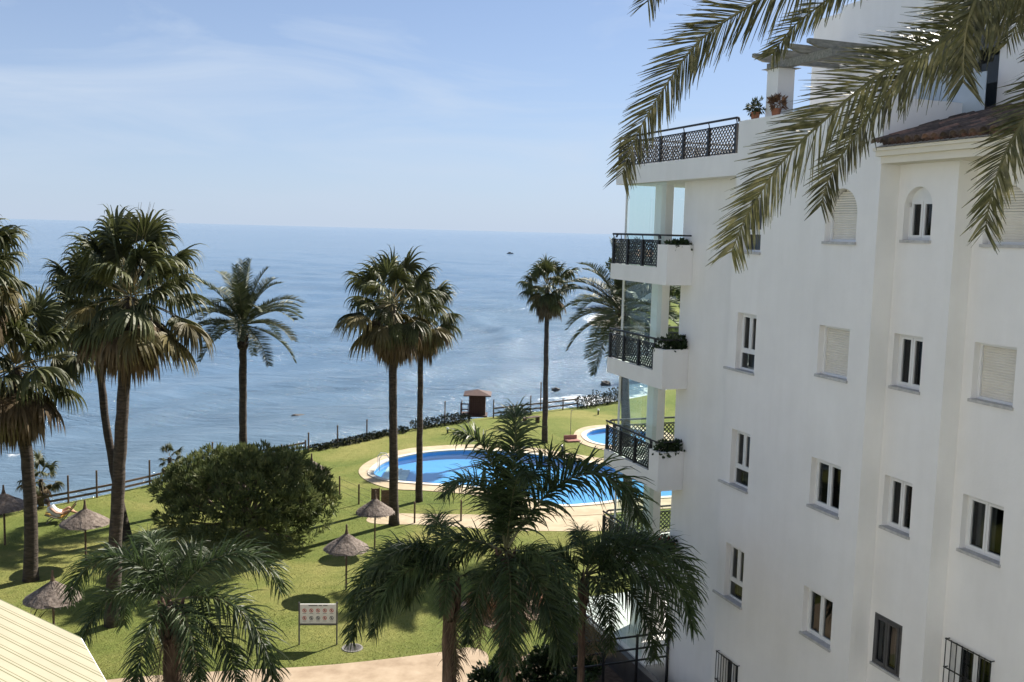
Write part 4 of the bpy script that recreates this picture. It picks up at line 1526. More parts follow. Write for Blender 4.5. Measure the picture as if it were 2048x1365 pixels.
def leaf_cloud(rng, blobs, n_per, size, up=0.35, blades=9, width=0.18, jitter=0.25, shell=0.62):
    """tufts of small blades spread through ellipsoid lobes, denser to their surface"""
    m = MB()
    for (c, r_, wgt) in blobs:
        n = int(n_per * wgt)
        for _ in range(n):
            while True:
                v = Vector((rng.uniform(-1, 1), rng.uniform(-1, 1), rng.uniform(-1, 1)))
                if 0.05 < v.length < 1:
                    break
            v = v.normalized() * (shell + (1.04 - shell) * rng.random() ** 0.6)
            p = Vector((c[0] + v.x * r_[0], c[1] + v.y * r_[1], c[2] + v.z * r_[2]))
            if p.z < 0.02:
                continue
            out = Vector((v.x / r_[0], v.y / r_[1], v.z / r_[2])).normalized()
            for b in range(blades):
                d = out + Vector((rng.uniform(-1, 1), rng.uniform(-1, 1), rng.uniform(-1, 1) + up)) * 0.9
                d.normalize()
                L = size * rng.uniform(0.6, 1.3)
                w = d.orthogonal().normalized()
                w.rotate(Matrix.Rotation(rng.uniform(0, 6.28), 3, d))
                q = p + Vector((rng.uniform(-1, 1), rng.uniform(-1, 1), rng.uniform(-1, 1))) * size * jitter
                k = len(m.v)
                hw = L * width
                m.v.extend([tuple(q), tuple(q + d * L * 0.5 - w * hw), tuple(q + d * L), tuple(q + d * L * 0.5 + w * hw)])
                m.f.append((k, k + 1, k + 2, k + 3))
    return m


def pine():
    rng = random.Random(77)
    root = thing('pine_tree', 'broad rounded pine with dense dark needles standing on the lawn', 'tree', (-11.3, 41.9, 0))
    t = MB()
    t.tube([(0, 0, -0.1), (0.05, 0, 0.6), (0.0, 0.1, 1.2), (-0.1, 0.1, 2.4)], [0.22, 0.18, 0.16, 0.08], 8)
    place('trunk', t.mesh('trunk', M['bark'], True), root)
    blobs = []
    # pompom clumps spread evenly over a dome, with gaps between them
    tries = 0
    while len(blobs) < 58 and tries < 6000:
        tries += 1
        th = rng.uniform(0, 6.28)
        ph = math.asin(rng.uniform(-0.30, 1.0))
        q = rng.uniform(0.84, 1.14)
        c = Vector((2.9 * math.cos(ph) * math.cos(th) * q, 2.85 * math.cos(ph) * math.sin(th) * q, 1.75 + 1.7 * math.sin(ph) * q))
        if all((c - Vector(b_[0])).length > 0.86 for b_ in blobs):
            s = rng.uniform(0.42, 0.74)
            blobs.append((tuple(c), (s * 1.1, s * 1.1, s * 0.85), s * s * 1.5))
    # long sprays reaching out to the lower right
    for (x, y, z, s) in ((2.6, -0.9, 1.35, .6), (3.3, -0.9, 1.1, .5), (3.6, -0.3, 1.7, .5), (2.2, -1.8, 0.75, .5), (3.0, -1.6, 0.6, .42), (3.3, 0.1, 2.2, .45)):
        blobs.append(((x, y, z), (s * 1.1, s * 1.1, s * 0.7), s * s * 1.1))
    for (c, r_, w_) in blobs[::2]:
        m = MB()
        e = Vector(c)
        m.tube([(0, 0.05, 0.7 + 0.25 * rng.random()), e * 0.45 + Vector((0, 0, 0.15)), e * 0.8, e], [0.085, 0.06, 0.04, 0.015], 5)
        m.build('limb', M['bark'], root)
    cl = leaf_cloud(rng, blobs, 165, 0.25, up=0.8, blades=9, width=0.10, jitter=0.25, shell=0.7)
    cl.build('crown', M['pine'], root)


pine()


def shrub(name, label, loc, r_, h, seed, mat, n=260, size=0.16, width=0.22, group=None, lobes=5, cat='shrub'):
    rng = random.Random(seed)
    blobs = []
    for i in range(lobes):
        a = rng.uniform(0, 6.28)
        rr = rng.random() * r_ * 0.55
        s = r_ * rng.uniform(0.45, 0.65)
        blobs.append(((rr * math.cos(a), rr * math.sin(a), h * rng.uniform(0.4, 0.62)), (s, s, h * 0.42), 1.0))
    root = thing(name, label, cat, loc, group=group)
    leaf_cloud(rng, blobs, n / lobes, size, width=width, blades=6, shell=0.5).build('foliage', mat, root)
    m = MB()
    for i in range(4):
        a = rng.uniform(0, 6.28)
        m.tube([(0, 0, -0.02), (r_ * .3 * math.cos(a), r_ * .3 * math.sin(a), h * .5)], [0.025, 0.01], 4)
    m.build('stem', M['bark'], root)
    return root


# shrubs in the shaded bed and beside the awning
for i, (x, y, r_, h, lab) in enumerate([(-0.55, 26.3, 0.75, 1.5, 'dark rounded shrub right of the red brown palm trunk'),
                                        (0.75, 25.2, 0.8, 1.3, 'dark shrub below the middle of the tallest feathery palm'),
                                        (3.4, 25.0, 0.9, 1.2, 'low dark shrub in front of the bar fence, its left one'),
                                        (4.6, 25.6, 0.9, 1.25, 'low dark shrub at the foot of the white wall'),
                                        (1.2, 28.4, 0.8, 1.3, 'dark shrub between the dry bed and the path end'),
                                        (2.3, 28.6, 0.8, 1.2, 'dark shrub behind the low dense palm'),
                                        (0.2, 28.0, 0.7, 1.1, 'dark shrub at the end of the gravel path'),
                                        (1.9, 26.4, 0.8, 1.2, 'dark shrub under the right fronds of the tallest feathery palm'),
                                        (-8.2, 20.2, 0.9, 1.9, 'dark shrub squeezed between awning and bushy palm'),
                                        (-9.4, 22.3, 0.9, 1.7, 'dark shrub beside the base of the tall shaggy palm')]):
    shrub('shrub', lab, (x, y, 0.02), r_, h, 200 + i, M['shrub'], n=420, size=0.15, group='dark shrubs near the building')
for i, (x, y) in enumerate([(-0.9, 34.6), (0.0, 35.2), (0.9, 35.8), (0.2, 34.0), (1.4, 34.6), (-0.4, 33.6)]):
    shrub('dry_shrub', ['rust coloured dry shrub at the left end of the round bed', 'rust coloured dry shrub in the middle of the round bed', 'rust coloured dry shrub at the back of the round bed',
                        'small rust coloured shrub at the front of the round bed', 'rust coloured dry shrub at the right of the round bed', 'rust coloured shrub at the path edge of the round bed'][i],
          (x, y, 0.02), 0.6, 0.45, 220 + i, M['dry_shrub'], n=240, size=0.10, group='dry shrubs in the bed')

# spiky yucca by the awning
yr = thing('yucca', 'spiky yucca with upright sword leaves behind the awning', 'plant', (-15.3, 30.6, 0))
rng = random.Random(9)
for i in range(26):
    m = MB()
    a = rng.uniform(0, 6.28)
    e = rng.uniform(35, 85)
    d = Vector((math.cos(a) * math.cos(R(e)), math.sin(a) * math.cos(R(e)), math.sin(R(e))))
    pts = chain((0, 0, 0.15), d, 4, rng.uniform(.22, .3), 0.03)
    ribbon(m, pts, [0.03, 0.035, 0.03, 0.02, 0.002], d.orthogonal().normalized())
    m.build('leaf', M['fan'], yr)


# hedges along the sea wall
def hedge(label, p0, p1, h, w, seed):
    rng = random.Random(seed)
    p0, p1 = Vector((*p0, 0)), Vector((*p1, 0))
    root = thing('hedge', label, 'hedge', p0, group='hedges on the sea wall')
    d = p1 - p0
    n = max(3, int(d.length / 0.55))
    blobs = []
    for i in range(n):
        t = (i + 0.5) / n
        p = d * t
        hh = h * rng.uniform(0.75, 1.15)
        blobs.append(((p.x + rng.uniform(-.15, .15), p.y + rng.uniform(-.15, .15), hh * 0.5), (0.5, w * rng.uniform(.8, 1.1), hh * 0.55), 1))
    leaf_cloud(rng, blobs, 110, 0.10, blades=6, width=0.24, shell=0.4).build('foliage', M['hedge'], root)
    m = MB()
    for i in range(n):
        p = d * ((i + 0.5) / n)
        m.tube([(p.x, p.y, -0.02), (p.x, p.y, h * 0.5)], [0.03, 0.012], 4)
    m.build('stem', M['bark'], root)


hedge('low dark hedge on the sea wall, section left of the palm pair', (-11.9, 58.9), (-6.9, 65.4), 0.32, 0.35, 301)
hedge('low dark hedge on the sea wall between the palm pair and the watch tower', (-6.4, 66.0), (-2.9, 69.6), 0.58, 0.45, 302)
hedge('short dark hedge right of the watch tower', (-0.6, 71.2), (1.4, 72.8), 0.5, 0.5, 303)
hedge('taller dark hedge near the small round pool', (5.3, 75.9), (9.3, 80.0), 1.05, 0.7, 304)

# ------------------------------------------------------------------ near date palm whose fronds hang into the picture, top right
near = thing('date_palm', 'near date palm whose olive fronds hang in from the top right', 'palm', (5.6, 7.6, 0))
nb = Vector((5.6, 7.6, 0))
crown_pt = Vector((4.9, 7.55, 16.0)) - nb
place('trunk', trunk_mesh((0, 0, -0.1), crown_pt, 0.24, 0.22, M['trunk'], boots=True, seed=3), near)
NEARF = [
    [(3.7, 8.2, 16.61), (2.87, 8.4, 16.09), (2.37, 8.5, 15.6), (1.89, 8.5, 15.3), (1.49, 8.5, 15.01), (1.2, 8.5, 14.6), (0.99, 8.6, 14.2), (0.91, 8.7, 13.91)],
    [(3.65, 7.3, 15.33), (3.01, 7.2, 14.84), (2.54, 7.2, 14.56), (2.17, 7.2, 14.24), (1.87, 7.2, 13.92), (1.68, 7.3, 13.56), (1.6, 7.4, 13.29)],
    [(3.8, 7.8, 15.35), (3.2, 8.0, 14.87), (2.83, 8.0, 14.48), (2.62, 8.0, 14.16), (2.51, 8.1, 13.91), (2.45, 8.1, 13.67)],
    [(3.88, 7.0, 15.13), (3.58, 6.8, 14.62), (3.36, 6.7, 14.28), (3.17, 6.6, 13.98), (3.1, 6.6, 13.7), (3.08, 6.6, 13.48)],
    [(3.48, 6.8, 15.48), (2.88, 6.3, 15.06), (2.66, 6.1, 14.74), (2.64, 6.1, 14.51), (2.65, 6.1, 14.35)],
    [(3.86, 8.5, 16.46), (3.27, 9.0, 16.04), (2.81, 9.1, 15.59), (2.46, 9.2, 15.3), (2.27, 9.2, 15.04)],
    [(3.41, 8.5, 17.02), (2.42, 9.2, 16.79), (1.69, 9.4, 16.2), (1.32, 9.5, 15.82), (1.17, 9.5, 15.53)],
    [(4.2, 7.0, 16.3), (3.6, 6.3, 16.4), (3.1, 5.7, 16.0), (2.8, 5.2, 15.5)],
    [(5.8, 8.4, 16.9), (6.4, 9.2, 17.0), (6.9, 10.0, 16.6), (7.2, 10.7, 15.9)],
    [(5.9, 7.0, 17.0), (6.6, 6.4, 17.1), (7.3, 5.8, 16.7), (7.8, 5.3, 15.9)],
    [(5.3, 8.6, 17.0), (5.5, 9.8, 17.2), (5.6, 10.9, 16.6), (5.6, 11.8, 15.7)],
    [(4.9, 6.4, 16.8), (4.9, 5.3, 16.9), (4.8, 4.3, 16.3), (4.7, 3.6, 15.4)],
]
for fi, path in enumerate(NEARF):
    rng = random.Random(500 + fi)
    ctrl = [tuple(crown_pt + nb)] + path
    pts = [Vector(p) - nb for p in catmull(ctrl, 5, closed=False)]
    lf, st = MB(), MB()
    N_ = len(pts)
    st.tube(pts, [0.020 * (1 - 0.85 * i / (N_ - 1)) for i in range(N_)], 5, False)
    cum = [0.0]
    for i in range(N_ - 1):
        cum.append(cum[-1] + (pts[i + 1] - pts[i]).length)
    Lt = cum[-1]
    n = int(Lt * 58)
    for side in (-1, 1):
        for i in range(n):
            t = 0.10 + 0.90 * (i + rng.uniform(-.35, .35)) / (n - 1)
            t = min(max(t, 0.08), 0.998)
            s = t * Lt
            k = max(j for j in range(N_ - 1) if cum[j] <= s)
            p = pts[k].lerp(pts[k + 1], (s - cum[k]) / max(cum[k + 1] - cum[k], 1e-6))
            T = (pts[min(k + 2, N_ - 1)] - pts[max(k - 1, 0)]).normalized()
            # the blade of a hanging date frond is twisted so its flat side looks along +Y
            S = T.cross(Vector((0.12, 1, 0.10))).normalized()
            Nn = S.cross(T)
            ll = 0.48 * (0.40 + 0.60 * math.sin(math.pi * min(1, t * 0.86 + 0.10))) * rng.uniform(0.8, 1.15)
            if fi in (4,):
                ll *= 0.75
            if fi in (2, 3, 5):
                ll *= 0.78
            fw = 1.15 + 0.8 * max(0, t - 0.6) + rng.uniform(-.2, .2)
            d = S * side * rng.uniform(0.8, 1.1) + Nn * (rng.choice((-.35, .05, .4)) + rng.uniform(-.12, .12)) + T * fw
            lp = chain(p, d, 3, ll / 3, 0.045 * rng.uniform(0.3, 1.6), rng, 0.03)
            wv = 0.0088 * rng.uniform(0.8, 1.2)
            ribbon(lf, lp, [wv * 0.6, wv, wv * 0.75, 0.0015], (T * 0.4 + Vector((rng.uniform(-1, 1), rng.uniform(-1, 1), rng.uniform(-1, 1)))).normalized())
    place('frond', two_mat_mesh('frond', lf, st, M['date_near'], M['rachis']), near)

# ------------------------------------------------------------------ garden things
def thatch_umbrella_meshes():
    rng = random.Random(4)
    cone = MB()
    cone.lathe([(0.02, 0.62), (0.12, 0.52), (0.35, 0.38), (0.65, 0.22), (0.92, 0.05), (0.98, -0.02), (0.90, -0.04), (0.5, 0.14), (0.05, 0.36)], 28, jitter=lambda i, j: 1 + rng.uniform(-.035, .035))
    # loose heather fringe and straw on the surface
    for i in range(900):
        a = rng.uniform(0, 6.28)
        q = rng.random() ** 0.6
        r0 = 0.06 + 0.88 * q
        z0 = 0.55 - 0.56 * q
        L = rng.uniform(0.10, 0.22)
        d = Vector((math.cos(a + rng.uniform(-.12, .12)), math.sin(a + rng.uniform(-.12, .12)), -0.60 - 0.25 * q)).normalized()
        p = Vector((r0 * math.cos(a), r0 * math.sin(a), z0 + 0.02))
        w = d.cross(Vector((0, 0, 1))).normalized() * 0.012
        cone.add([p - w, p + w, p + d * L + w * 0.4 + Vector((0, 0, 0.012)), p + d * L - w * 0.4 + Vector((0, 0, 0.012))], [(0, 1, 2, 3)])
    finial = MB()
    finial.lathe([(0.10, 0.50), (0.075, 0.60), (0.045, 0.74), (0.035, 0.90), (0.0, 0.93)], 10)
    pole = MB()
    pole.tube([(0, 0, -1.75), (0, 0, 0.5)], [0.045, 0.04], 8)
    rib = MB()
    rib.bar((0.05, 0, 0.36), (0.86, 0, 0.0), 0.03, 0.03)
    return cone.mesh('canopy', M['thatch']), finial.mesh('finial', M['wood']), pole.mesh('pole', M['wood']), rib.mesh('rib', M['wood'])


UM = thatch_umbrella_meshes()


def umbrella(label, x, y, s=1.0, h=1.62, rz=0.0):
    root = thing('thatched_parasol', label, 'parasol', (x, y, 0), rz, group='thatched parasols on the lawn')
    for nm, me in zip(('canopy', 'finial', 'pole'), UM):
        o = place(nm, me, root, (0, 0, h))
        o.scale = (s, s, 1)
    for k in range(6):
        o = place('rib', UM[3], root, (0, 0, h), k * math.pi / 3)
        o.scale = (s, s, 1)


umbrella('thatched parasol nearest the awning, beside the yucca', -14.25, 30.4, 0.88, 1.55, .3)
umbrella('thatched parasol between the two left palm trunks', -16.55, 38.15, 0.95, 1.62, .9)
umbrella('thatched parasol on the open lawn right of the pine', -5.93, 35.95, 0.85, 1.58, 1.4)
umbrella('thatched parasol in front of the fan palm pair', -5.53, 40.7, 0.82, 1.62, 2.0)
umbrella('thatched parasol peeping out behind the right side of the pine', -9.5, 47.2, 0.9, 1.62, 2.6)
umbrella('thatched parasol cut by the left picture edge', -20.7, 40.05, 1.0, 1.62, 3.1)
umbrella('thatched parasol hidden behind the pine', -12.6, 43.9 + 0.0, 0.95, 1.6, 3.5)

# notice board with two rows of pictograms
nb_ = thing('notice_board', 'white notice board with two rows of round pictograms on thin posts', 'sign', (-6.0, 30.95, 0), R(4))
for xx in (-0.6, 0.6):
    m = MB()
    m.bar((xx, 0, -0.05), (xx, 0, 1.42), 0.045)
    m.build('post', M['frame_dark'], nb_)
m = MB()
m.box(-0.57, 0.57, -0.02, 0.02, 0.72, 1.36)
m.build('board', M['board_white'], nb_)
m = MB()
m.box(-0.575, 0.575, -0.03, 0.03, 0.66, 0.715)
m.build('frame_rail', M['frame_dark'], nb_)
m = MB()
for (a, b) in ((-0.30, -0.02), (0.02, 0.12), (0.16, 0.30)):
    m.box(a, b, -0.0245, -0.0205, 1.30, 1.325)
m.build('heading_print', M['print_dark'], nb_)
for row in range(2):
    for c in range(5):
        cx, cz = -0.43 + c * 0.215, 1.15 - row * 0.25
        m = MB()
        n = 18
        for i in range(n):
            a0, a1 = 2 * math.pi * i / n, 2 * math.pi * (i + 1) / n
            for r0, r1 in ((0.048, 0.066),):
                m.quad((cx + r0 * math.cos(a0), -0.0235, cz + r0 * math.sin(a0)), (cx + r0 * math.cos(a1), -0.0235, cz + r0 * math.sin(a1)),
                       (cx + r1 * math.cos(a1), -0.0235, cz + r1 * math.sin(a1)), (cx + r1 * math.cos(a0), -0.0235, cz + r1 * math.sin(a0)))
        m.bar((cx - 0.04, -0.024, cz + 0.04), (cx + 0.04, -0.024, cz - 0.04), 0.004, 0.016)
        m.build('pictogram', M['print_red'] if (row == 0 or c in (0, 3)) else M['print_dark'], nb_)
        m = MB()
        m.box(cx - 0.022, cx + 0.022, -0.0225, -0.0205, cz - 0.03, cz + 0.012)
        m.box(cx - 0.012, cx + 0.012, -0.0225, -0.0206, cz + 0.016, cz + 0.036)
        m.box(cx - 0.06, cx + 0.06, -0.0225, -0.0205, cz - 0.105, cz - 0.093)
        m.build('pictogram_print', M['print_dark'], nb_)

# manhole
mh = thing('manhole', 'round iron manhole cover set in a concrete ring in the grass', 'manhole', (-4.86, 30.75, 0.0))
m = MB()
m.lathe([(0.28, 0.004), (0.28, 0.025), (0.335, 0.022), (0.345, 0.0)], 24)
m.build('ring', M['sill_dark'], mh)
m = MB()
m.lathe([(0.0, 0.022), (0.272, 0.022), (0.276, 0.01)], 24)
for i in range(-2, 3):
    m.box(-0.2, 0.2, i * 0.09 - 0.012, i * 0.09 + 0.012, 0.021, 0.030)
m.build('cover', M['iron'], mh)

# seaside fence on the left: posts and two rails
sf = thing('timber_fence', 'low dark timber post and rail fence along the sea, left part', 'fence', (0, 0, 0))
LEFT = [(-31.0, 35.2), (-27.5, 39.0), (-24.4, 42.3), (-23.0, 44.2), (-21.9, 45.3), (-20.9, 46.4), (-20.0, 47.5), (-19.2, 48.5), (-18.3, 49.9), (-17.5, 51.3), (-16.6, 52.8), (-15.6, 54.3), (-14.5, 55.9), (-13.3, 57.4), (-12.2, 58.8)]


def rail_fence(root, P, h=0.75, tall=()):
    for i, p in enumerate(P):
        hh = 1.35 if i in tall else h + 0.12
        m = MB()
        m.tube([(p[0], p[1], -0.1), (p[0], p[1], hh)], [0.05, 0.045], 7)
        m.build('post', M['wood'], root)
    for i in range(len(P) - 1):
        for z in (h * 0.45, h * 0.92):
            m = MB()
            a, b = P[i], P[i + 1]
            m.bar((a[0], a[1], z), (b[0], b[1], z), 0.05, 0.10)
            m.build('rail', M['wood'], root)


rail_fence(sf, LEFT, 0.55, tall=(5, 6, 8))
sf2 = thing('timber_fence', 'low dark timber fence between watch tower and taller hedge', 'fence', (0, 0, 0))
rail_fence(sf2, [(-1.2, 71.0), (0.2, 72.1), (1.5, 73.1), (2.8, 74.1), (4.0, 75.1), (5.2, 76.1)], 0.75, tall=(0, 2))
# tall light poles above the sea-wall hedge
for i, (x, y, h) in enumerate([(-12.0, 58.7, 1.1), (-10.6, 60.6, 1.2), (-9.1, 62.7, 1.2), (-4.5, 68.0, 1.6), (2.3, 75.2, 2.0), (-16.2, 53.6, 1.5)]):
    p = thing('fence_pole', ['first thin pole on the sea wall right of the pine', 'second thin pole on the sea wall right of the pine', 'third thin pole on the sea wall, left of the palm pair',
                             'thin pole in the hedge between palm pair and watch tower', 'thin lamp pole beside the slender palm near the surf', 'thin pole right of the small fan palm'][i], 'pole', (x, y, 0), group='thin poles on the sea wall')
    m = MB()
    m.tube([(0, 0, -0.1), (0, 0, h)], [0.05, 0.042], 7)
    m.build('shaft', M['wood'], p)
    m = MB()
    m.lathe([(0.0, h + 0.07), (0.06, h + 0.03), (0.06, h - 0.01), (0.04, h - 0.02)], 8)
    m.build('cap', M['wood'], p)

# netting fence on the lawn between pine and pool
lf_ = thing('wire_fence', 'thin wire fence on dark posts crossing the lawn before the pool', 'fence', (0, 0, 0))
LP = [(-11.2, 51.6), (-9.75, 50.4), (-8.45, 49.0), (-7.25, 47.5), (-6.2, 46.2), (-4.25, 44.6), (-2.15, 45.1), (0.2, 45.4)]
for p in LP:
    m = MB()
    m.tube([(p[0], p[1], -0.1), (p[0], p[1], 1.0)], [0.045, 0.04], 7)
    m.build('post', M['wood'], lf_)
for i in range(len(LP) - 1):
    m = MB()
    for z in (0.25, 0.55, 0.88):
        m.tube([(*LP[i], z), (*LP[i + 1], z)], 0.006, 4, False)
    m.build('wire', M['black_metal'], lf_)

# bollard lamps on the lawn edge
for i, (x, y) in enumerate([(-4.1, 65.0), (6.55, 73.4)]):
    p = thing('bollard_lamp', ['short dark bollard lamp with white head beside the hedge left of the watch tower', 'short dark bollard lamp with white head below the taller hedge'][i], 'lamp', (x, y, 0), group='bollard lamps')
    m = MB()
    m.tube([(0, 0, 0), (0, 0, 0.28)], 0.06, 8)
    m.build('post', M['black_metal'], p)
    m = MB()
    m.lathe([(0.06, 0.281), (0.09, 0.30), (0.10, 0.36), (0.08, 0.42), (0.0, 0.44)], 12)
    m.build('head', M['lamp_white'], p)

# bench near the slender palm
bn = thing('bench', 'low dark slatted bench on the far lawn left of the slender palm', 'bench', (1.5, 69.3, 0), R(38))
for i in range(4):
    m = MB()
    m.box(-0.75, 0.75, -0.2 + i * 0.12, -0.2 + i * 0.12 + 0.09, 0.42, 0.46)
    m.build('slat', M['wood'], bn)
for xx in (-0.6, 0.55):
    m = MB()
    m.box(xx, xx + 0.06, -0.18, 0.22, 0.0, 0.418)
    m.build('leg', M['wood'], bn)

# red footbath and shower beside the small pool
sh = thing('foot_shower', 'small red tiled foot shower at the edge of the round pool deck', 'shower', (4.05, 63.6, 0.0), R(20))
m = MB()
m.box(-0.45, 0.45, -0.35, 0.35, 0.0, 0.10)
m.box(-0.45, 0.45, 0.27, 0.35, 0.1, 0.35)
m.build('basin', M['red_paint'], sh)
m = MB()
m.tube([(0, 0.3, 0.3), (0, 0.3, 1.9), (0, 0.2, 2.0), (0, 0.05, 1.98)], 0.018, 6)
m.build('pipe', M['wood_grey'], sh)

# pool ladder and dark panels by the parasol
ld = thing('pool_ladder', 'steel handrail pair at the left tip of the large pool', 'ladder', (-6.9, 54.6, 0.03), R(15))
for yy in (-0.3, 0.3):
    m = MB()
    m.tube([(-0.35, yy, 0), (-0.35, yy, 0.7), (-0.2, yy, 0.88), (0.1, yy, 0.85), (0.4, yy, 0.3), (0.55, yy, -0.3)], 0.022, 6)
    m.build('handrail', M['frame'], ld)
sc_ = thing('changing_screen', 'dark two-leaf wooden screen standing behind the parasol by the palm pair', 'screen', (-6.1, 46.6, 0), R(12))
for k, xx in enumerate((-0.42, 0.06)):
    lea = MB()
    lea.box(xx, xx + 0.40, 0.0 + 0.12 * k, 0.03 + 0.12 * k, 0.12, 1.05 - 0.12 * k)
    fo = lea.build('leaf', M['wood'], sc_)
    for q in range(2):
        m = MB()
        m.box(xx + q * 0.36, xx + q * 0.36 + 0.04, -0.01 + 0.12 * k, 0.04 + 0.12 * k, 0.0, 1.1 - 0.12 * k)
        m.build('stile', M['wood'], fo)

# small upright figure-like post in the pool: water outlet
po = thing('pool_spout', 'small dark water spout post at the far rim of the large pool', 'spout', (3.2, 58.75, 0.075))
m = MB()
m.tube([(0, 0, 0), (0, 0, 0.55), (-0.05, -0.15, 0.72), (-0.1, -0.35, 0.68)], [0.09, 0.08, 0.07, 0.06], 8)
m.build('pipe', M['black_metal'], po)

# watch tower on the beach
wt = thing('watch_tower', 'red brown wooden lifeguard watch tower with flat hipped roof on the beach', 'tower', (-2.45, 73.6, -2.2))
for (xx, yy) in ((-0.6, -0.6), (0.6, -0.6), (0.6, 0.6), (-0.6, 0.6)):
    m = MB()
    m.bar((xx * 1.25, yy * 1.25, -0.3), (xx, yy, 1.9), 0.12)
    m.build('leg', M['wood_red'], wt)
m = MB()
m.box(-1.25, 0.75, -0.85, 0.75, 1.9, 2.0)
m.build('deck', M['wood_red'], wt)
for i in range(9):
    m = MB()
    a = -0.6 + i * 1.2 / 9
    m.box(a + 0.004, a + 1.2 / 9 - 0.004, -0.62, -0.58, 2.0, 3.45)
    m.build('plank', M['wood_red'], wt)
    m = MB()
    m.box(-0.62, -0.58, a + 0.004, a + 1.2 / 9 - 0.004, 2.0, 3.45)
    m.build('plank', M['wood_red'], wt)
m = MB()
m.box(-0.576, 0.6, -0.576, 0.6, 2.0, 3.45)
m.build('cabin', M['wood'], wt)
m = MB()
m.add([(-1.02, -1.02, 3.45), (1.02, -1.02, 3.45), (1.02, 1.02, 3.45), (-1.02, 1.02, 3.45), (-1.02, -1.02, 3.53), (1.02, -1.02, 3.53), (1.02, 1.02, 3.53), (-1.02, 1.02, 3.53), (0, 0, 3.85)],
      [(3, 2, 1, 0), (0, 1, 5, 4), (1, 2, 6, 5), (2, 3, 7, 6), (3, 0, 4, 7), (4, 5, 8), (5, 6, 8), (6, 7, 8), (7, 4, 8)])
m.build('roof', M['wood_red'], wt)
for (a, b) in (((-1.2, -0.8), (-1.2, 0.7)), ((-1.2, -0.8), (-0.65, -0.8))):
    for z in (2.45, 2.85):
        m = MB()
        m.bar((*a, z), (*b, z), 0.05, 0.08)
        m.build('rail', M['wood_red'], wt)
for p in ((-1.2, -0.8), (-1.2, 0.0), (-1.2, 0.7), (-0.66, -0.8)):
    m = MB()
    m.bar((*p, 2.0), (*p, 2.9), 0.06)
    m.build('rail_post', M['wood_red'], wt)


# rocks, surf stones and a boat
def rock(label, loc, s, seed, group='rocks at the shore'):
    rng = random.Random(seed)
    bm = bmesh.new()
    bmesh.ops.create_icosphere(bm, subdivisions=3, radius=1.0)
    ph = [rng.uniform(0, 6) for _ in range(6)]
    for v in bm.verts:
        p = v.co
        f = 1 + 0.22 * math.sin(p.x * 3 + ph[0]) * math.sin(p.y * 3.3 + ph[1]) + 0.13 * math.sin(p.z * 6 + ph[2] + p.x * 4) + rng.uniform(-.05, .05)
        v.co = Vector((p.x * s[0] * f, p.y * s[1] * f, p.z * s[2] * f))
    me = bpy.data.meshes.new('rock')
    bm.to_mesh(me)
    bm.free()
    me.materials.append(M['rock'])
    tag(place('rock', me, None, loc), label, 'rock', group)


rock('dark rock alone in the sea above the pine', (-17.5, 82.1, -2.5), (0.75, 0.5, 0.30), 1)
rock('dark rock in the surf next to the balconies', (10.1, 105.4, -2.5), (0.55, 0.4, 0.34), 2)
rock('small flat rock left of the one in the surf', (4.6, 101.0, -2.55), (0.4, 0.3, 0.2), 3)
bt = thing('motor_boat', 'small dark motor boat far out on the water', 'boat', (-3.0, 711, -2.45), R(8))
bt.scale = (0.7, 0.7, 0.55)
m = MB()
hull = [(-3.4, 0), (-3.2, -1.1), (0, -1.25), (2.4, -0.8), (3.6, 0), (2.4, 0.8), (0, 1.25), (-3.2, 1.1)]
k = len(hull)
m.add([(x * 0.88, y * 0.6, -0.3) for x, y in hull] + [(x, y, 0.9 + 0.12 * max(0, x)) for x, y in hull], [tuple(reversed(range(k))), tuple(range(k, 2 * k))] + [(i, (i + 1) % k, k + (i + 1) % k, k + i) for i in range(k)])
m.build('hull', M['frame_dark'], bt)
m = MB()
m.box(-1.6, 0.8, -0.7, 0.7, 0.9, 2.0)
m.box(-1.8, 1.0, -0.8, 0.8, 2.0, 2.12)
m.build('cabin', M['wood_grey'], bt)

# far shore seen through the balcony glass
rng = random.Random(15)
for i, (x, y, w, d, h) in enumerate([(27, 205, 9, 8, 5.5), (38, 214, 10, 8, 6.5), (33, 246, 12, 9, 8), (50, 232, 11, 9, 7.5), (62, 262, 14, 10, 9)]):
    hs = thing('distant_house', ['white distant house nearest the far shore tip', 'white distant house second from the far shore tip', 'white distant house behind the two at the shore tip', 'white distant house right of the shore group', 'largest white distant house at the back'][i], 'house', (x, y, 0), R(-15 + i * 9), group='houses on the far shore')
    m = MB()
    m.box(-w / 2, w / 2, -d / 2, d / 2, -0.5, h)
    m.build('wall', M['house'], hs)
    m = MB()
    m.add([(-w / 2 - .4, -d / 2 - .4, h), (w / 2 + .4, -d / 2 - .4, h), (w / 2 + .4, d / 2 + .4, h), (-w / 2 - .4, d / 2 + .4, h), (-w / 4, 0, h + 1.8), (w / 4, 0, h + 1.8)],
          [(0, 1, 5, 4), (1, 2, 5), (2, 3, 4, 5), (3, 0, 4), (3, 2, 1, 0)])
    m.build('roof', M['house_roof'], hs)
    for fz in range(int(h // 2.7)):
        for c in range(3):
            m = MB()
            xx = -w / 3 + c * w / 3
            m.box(xx - 0.6, xx + 0.6, -d / 2 - 0.04, -d / 2 + 0.01, 0.9 + fz * 2.7, 2.2 + fz * 2.7)
            m.build('window', M['frame_dark'], hs)
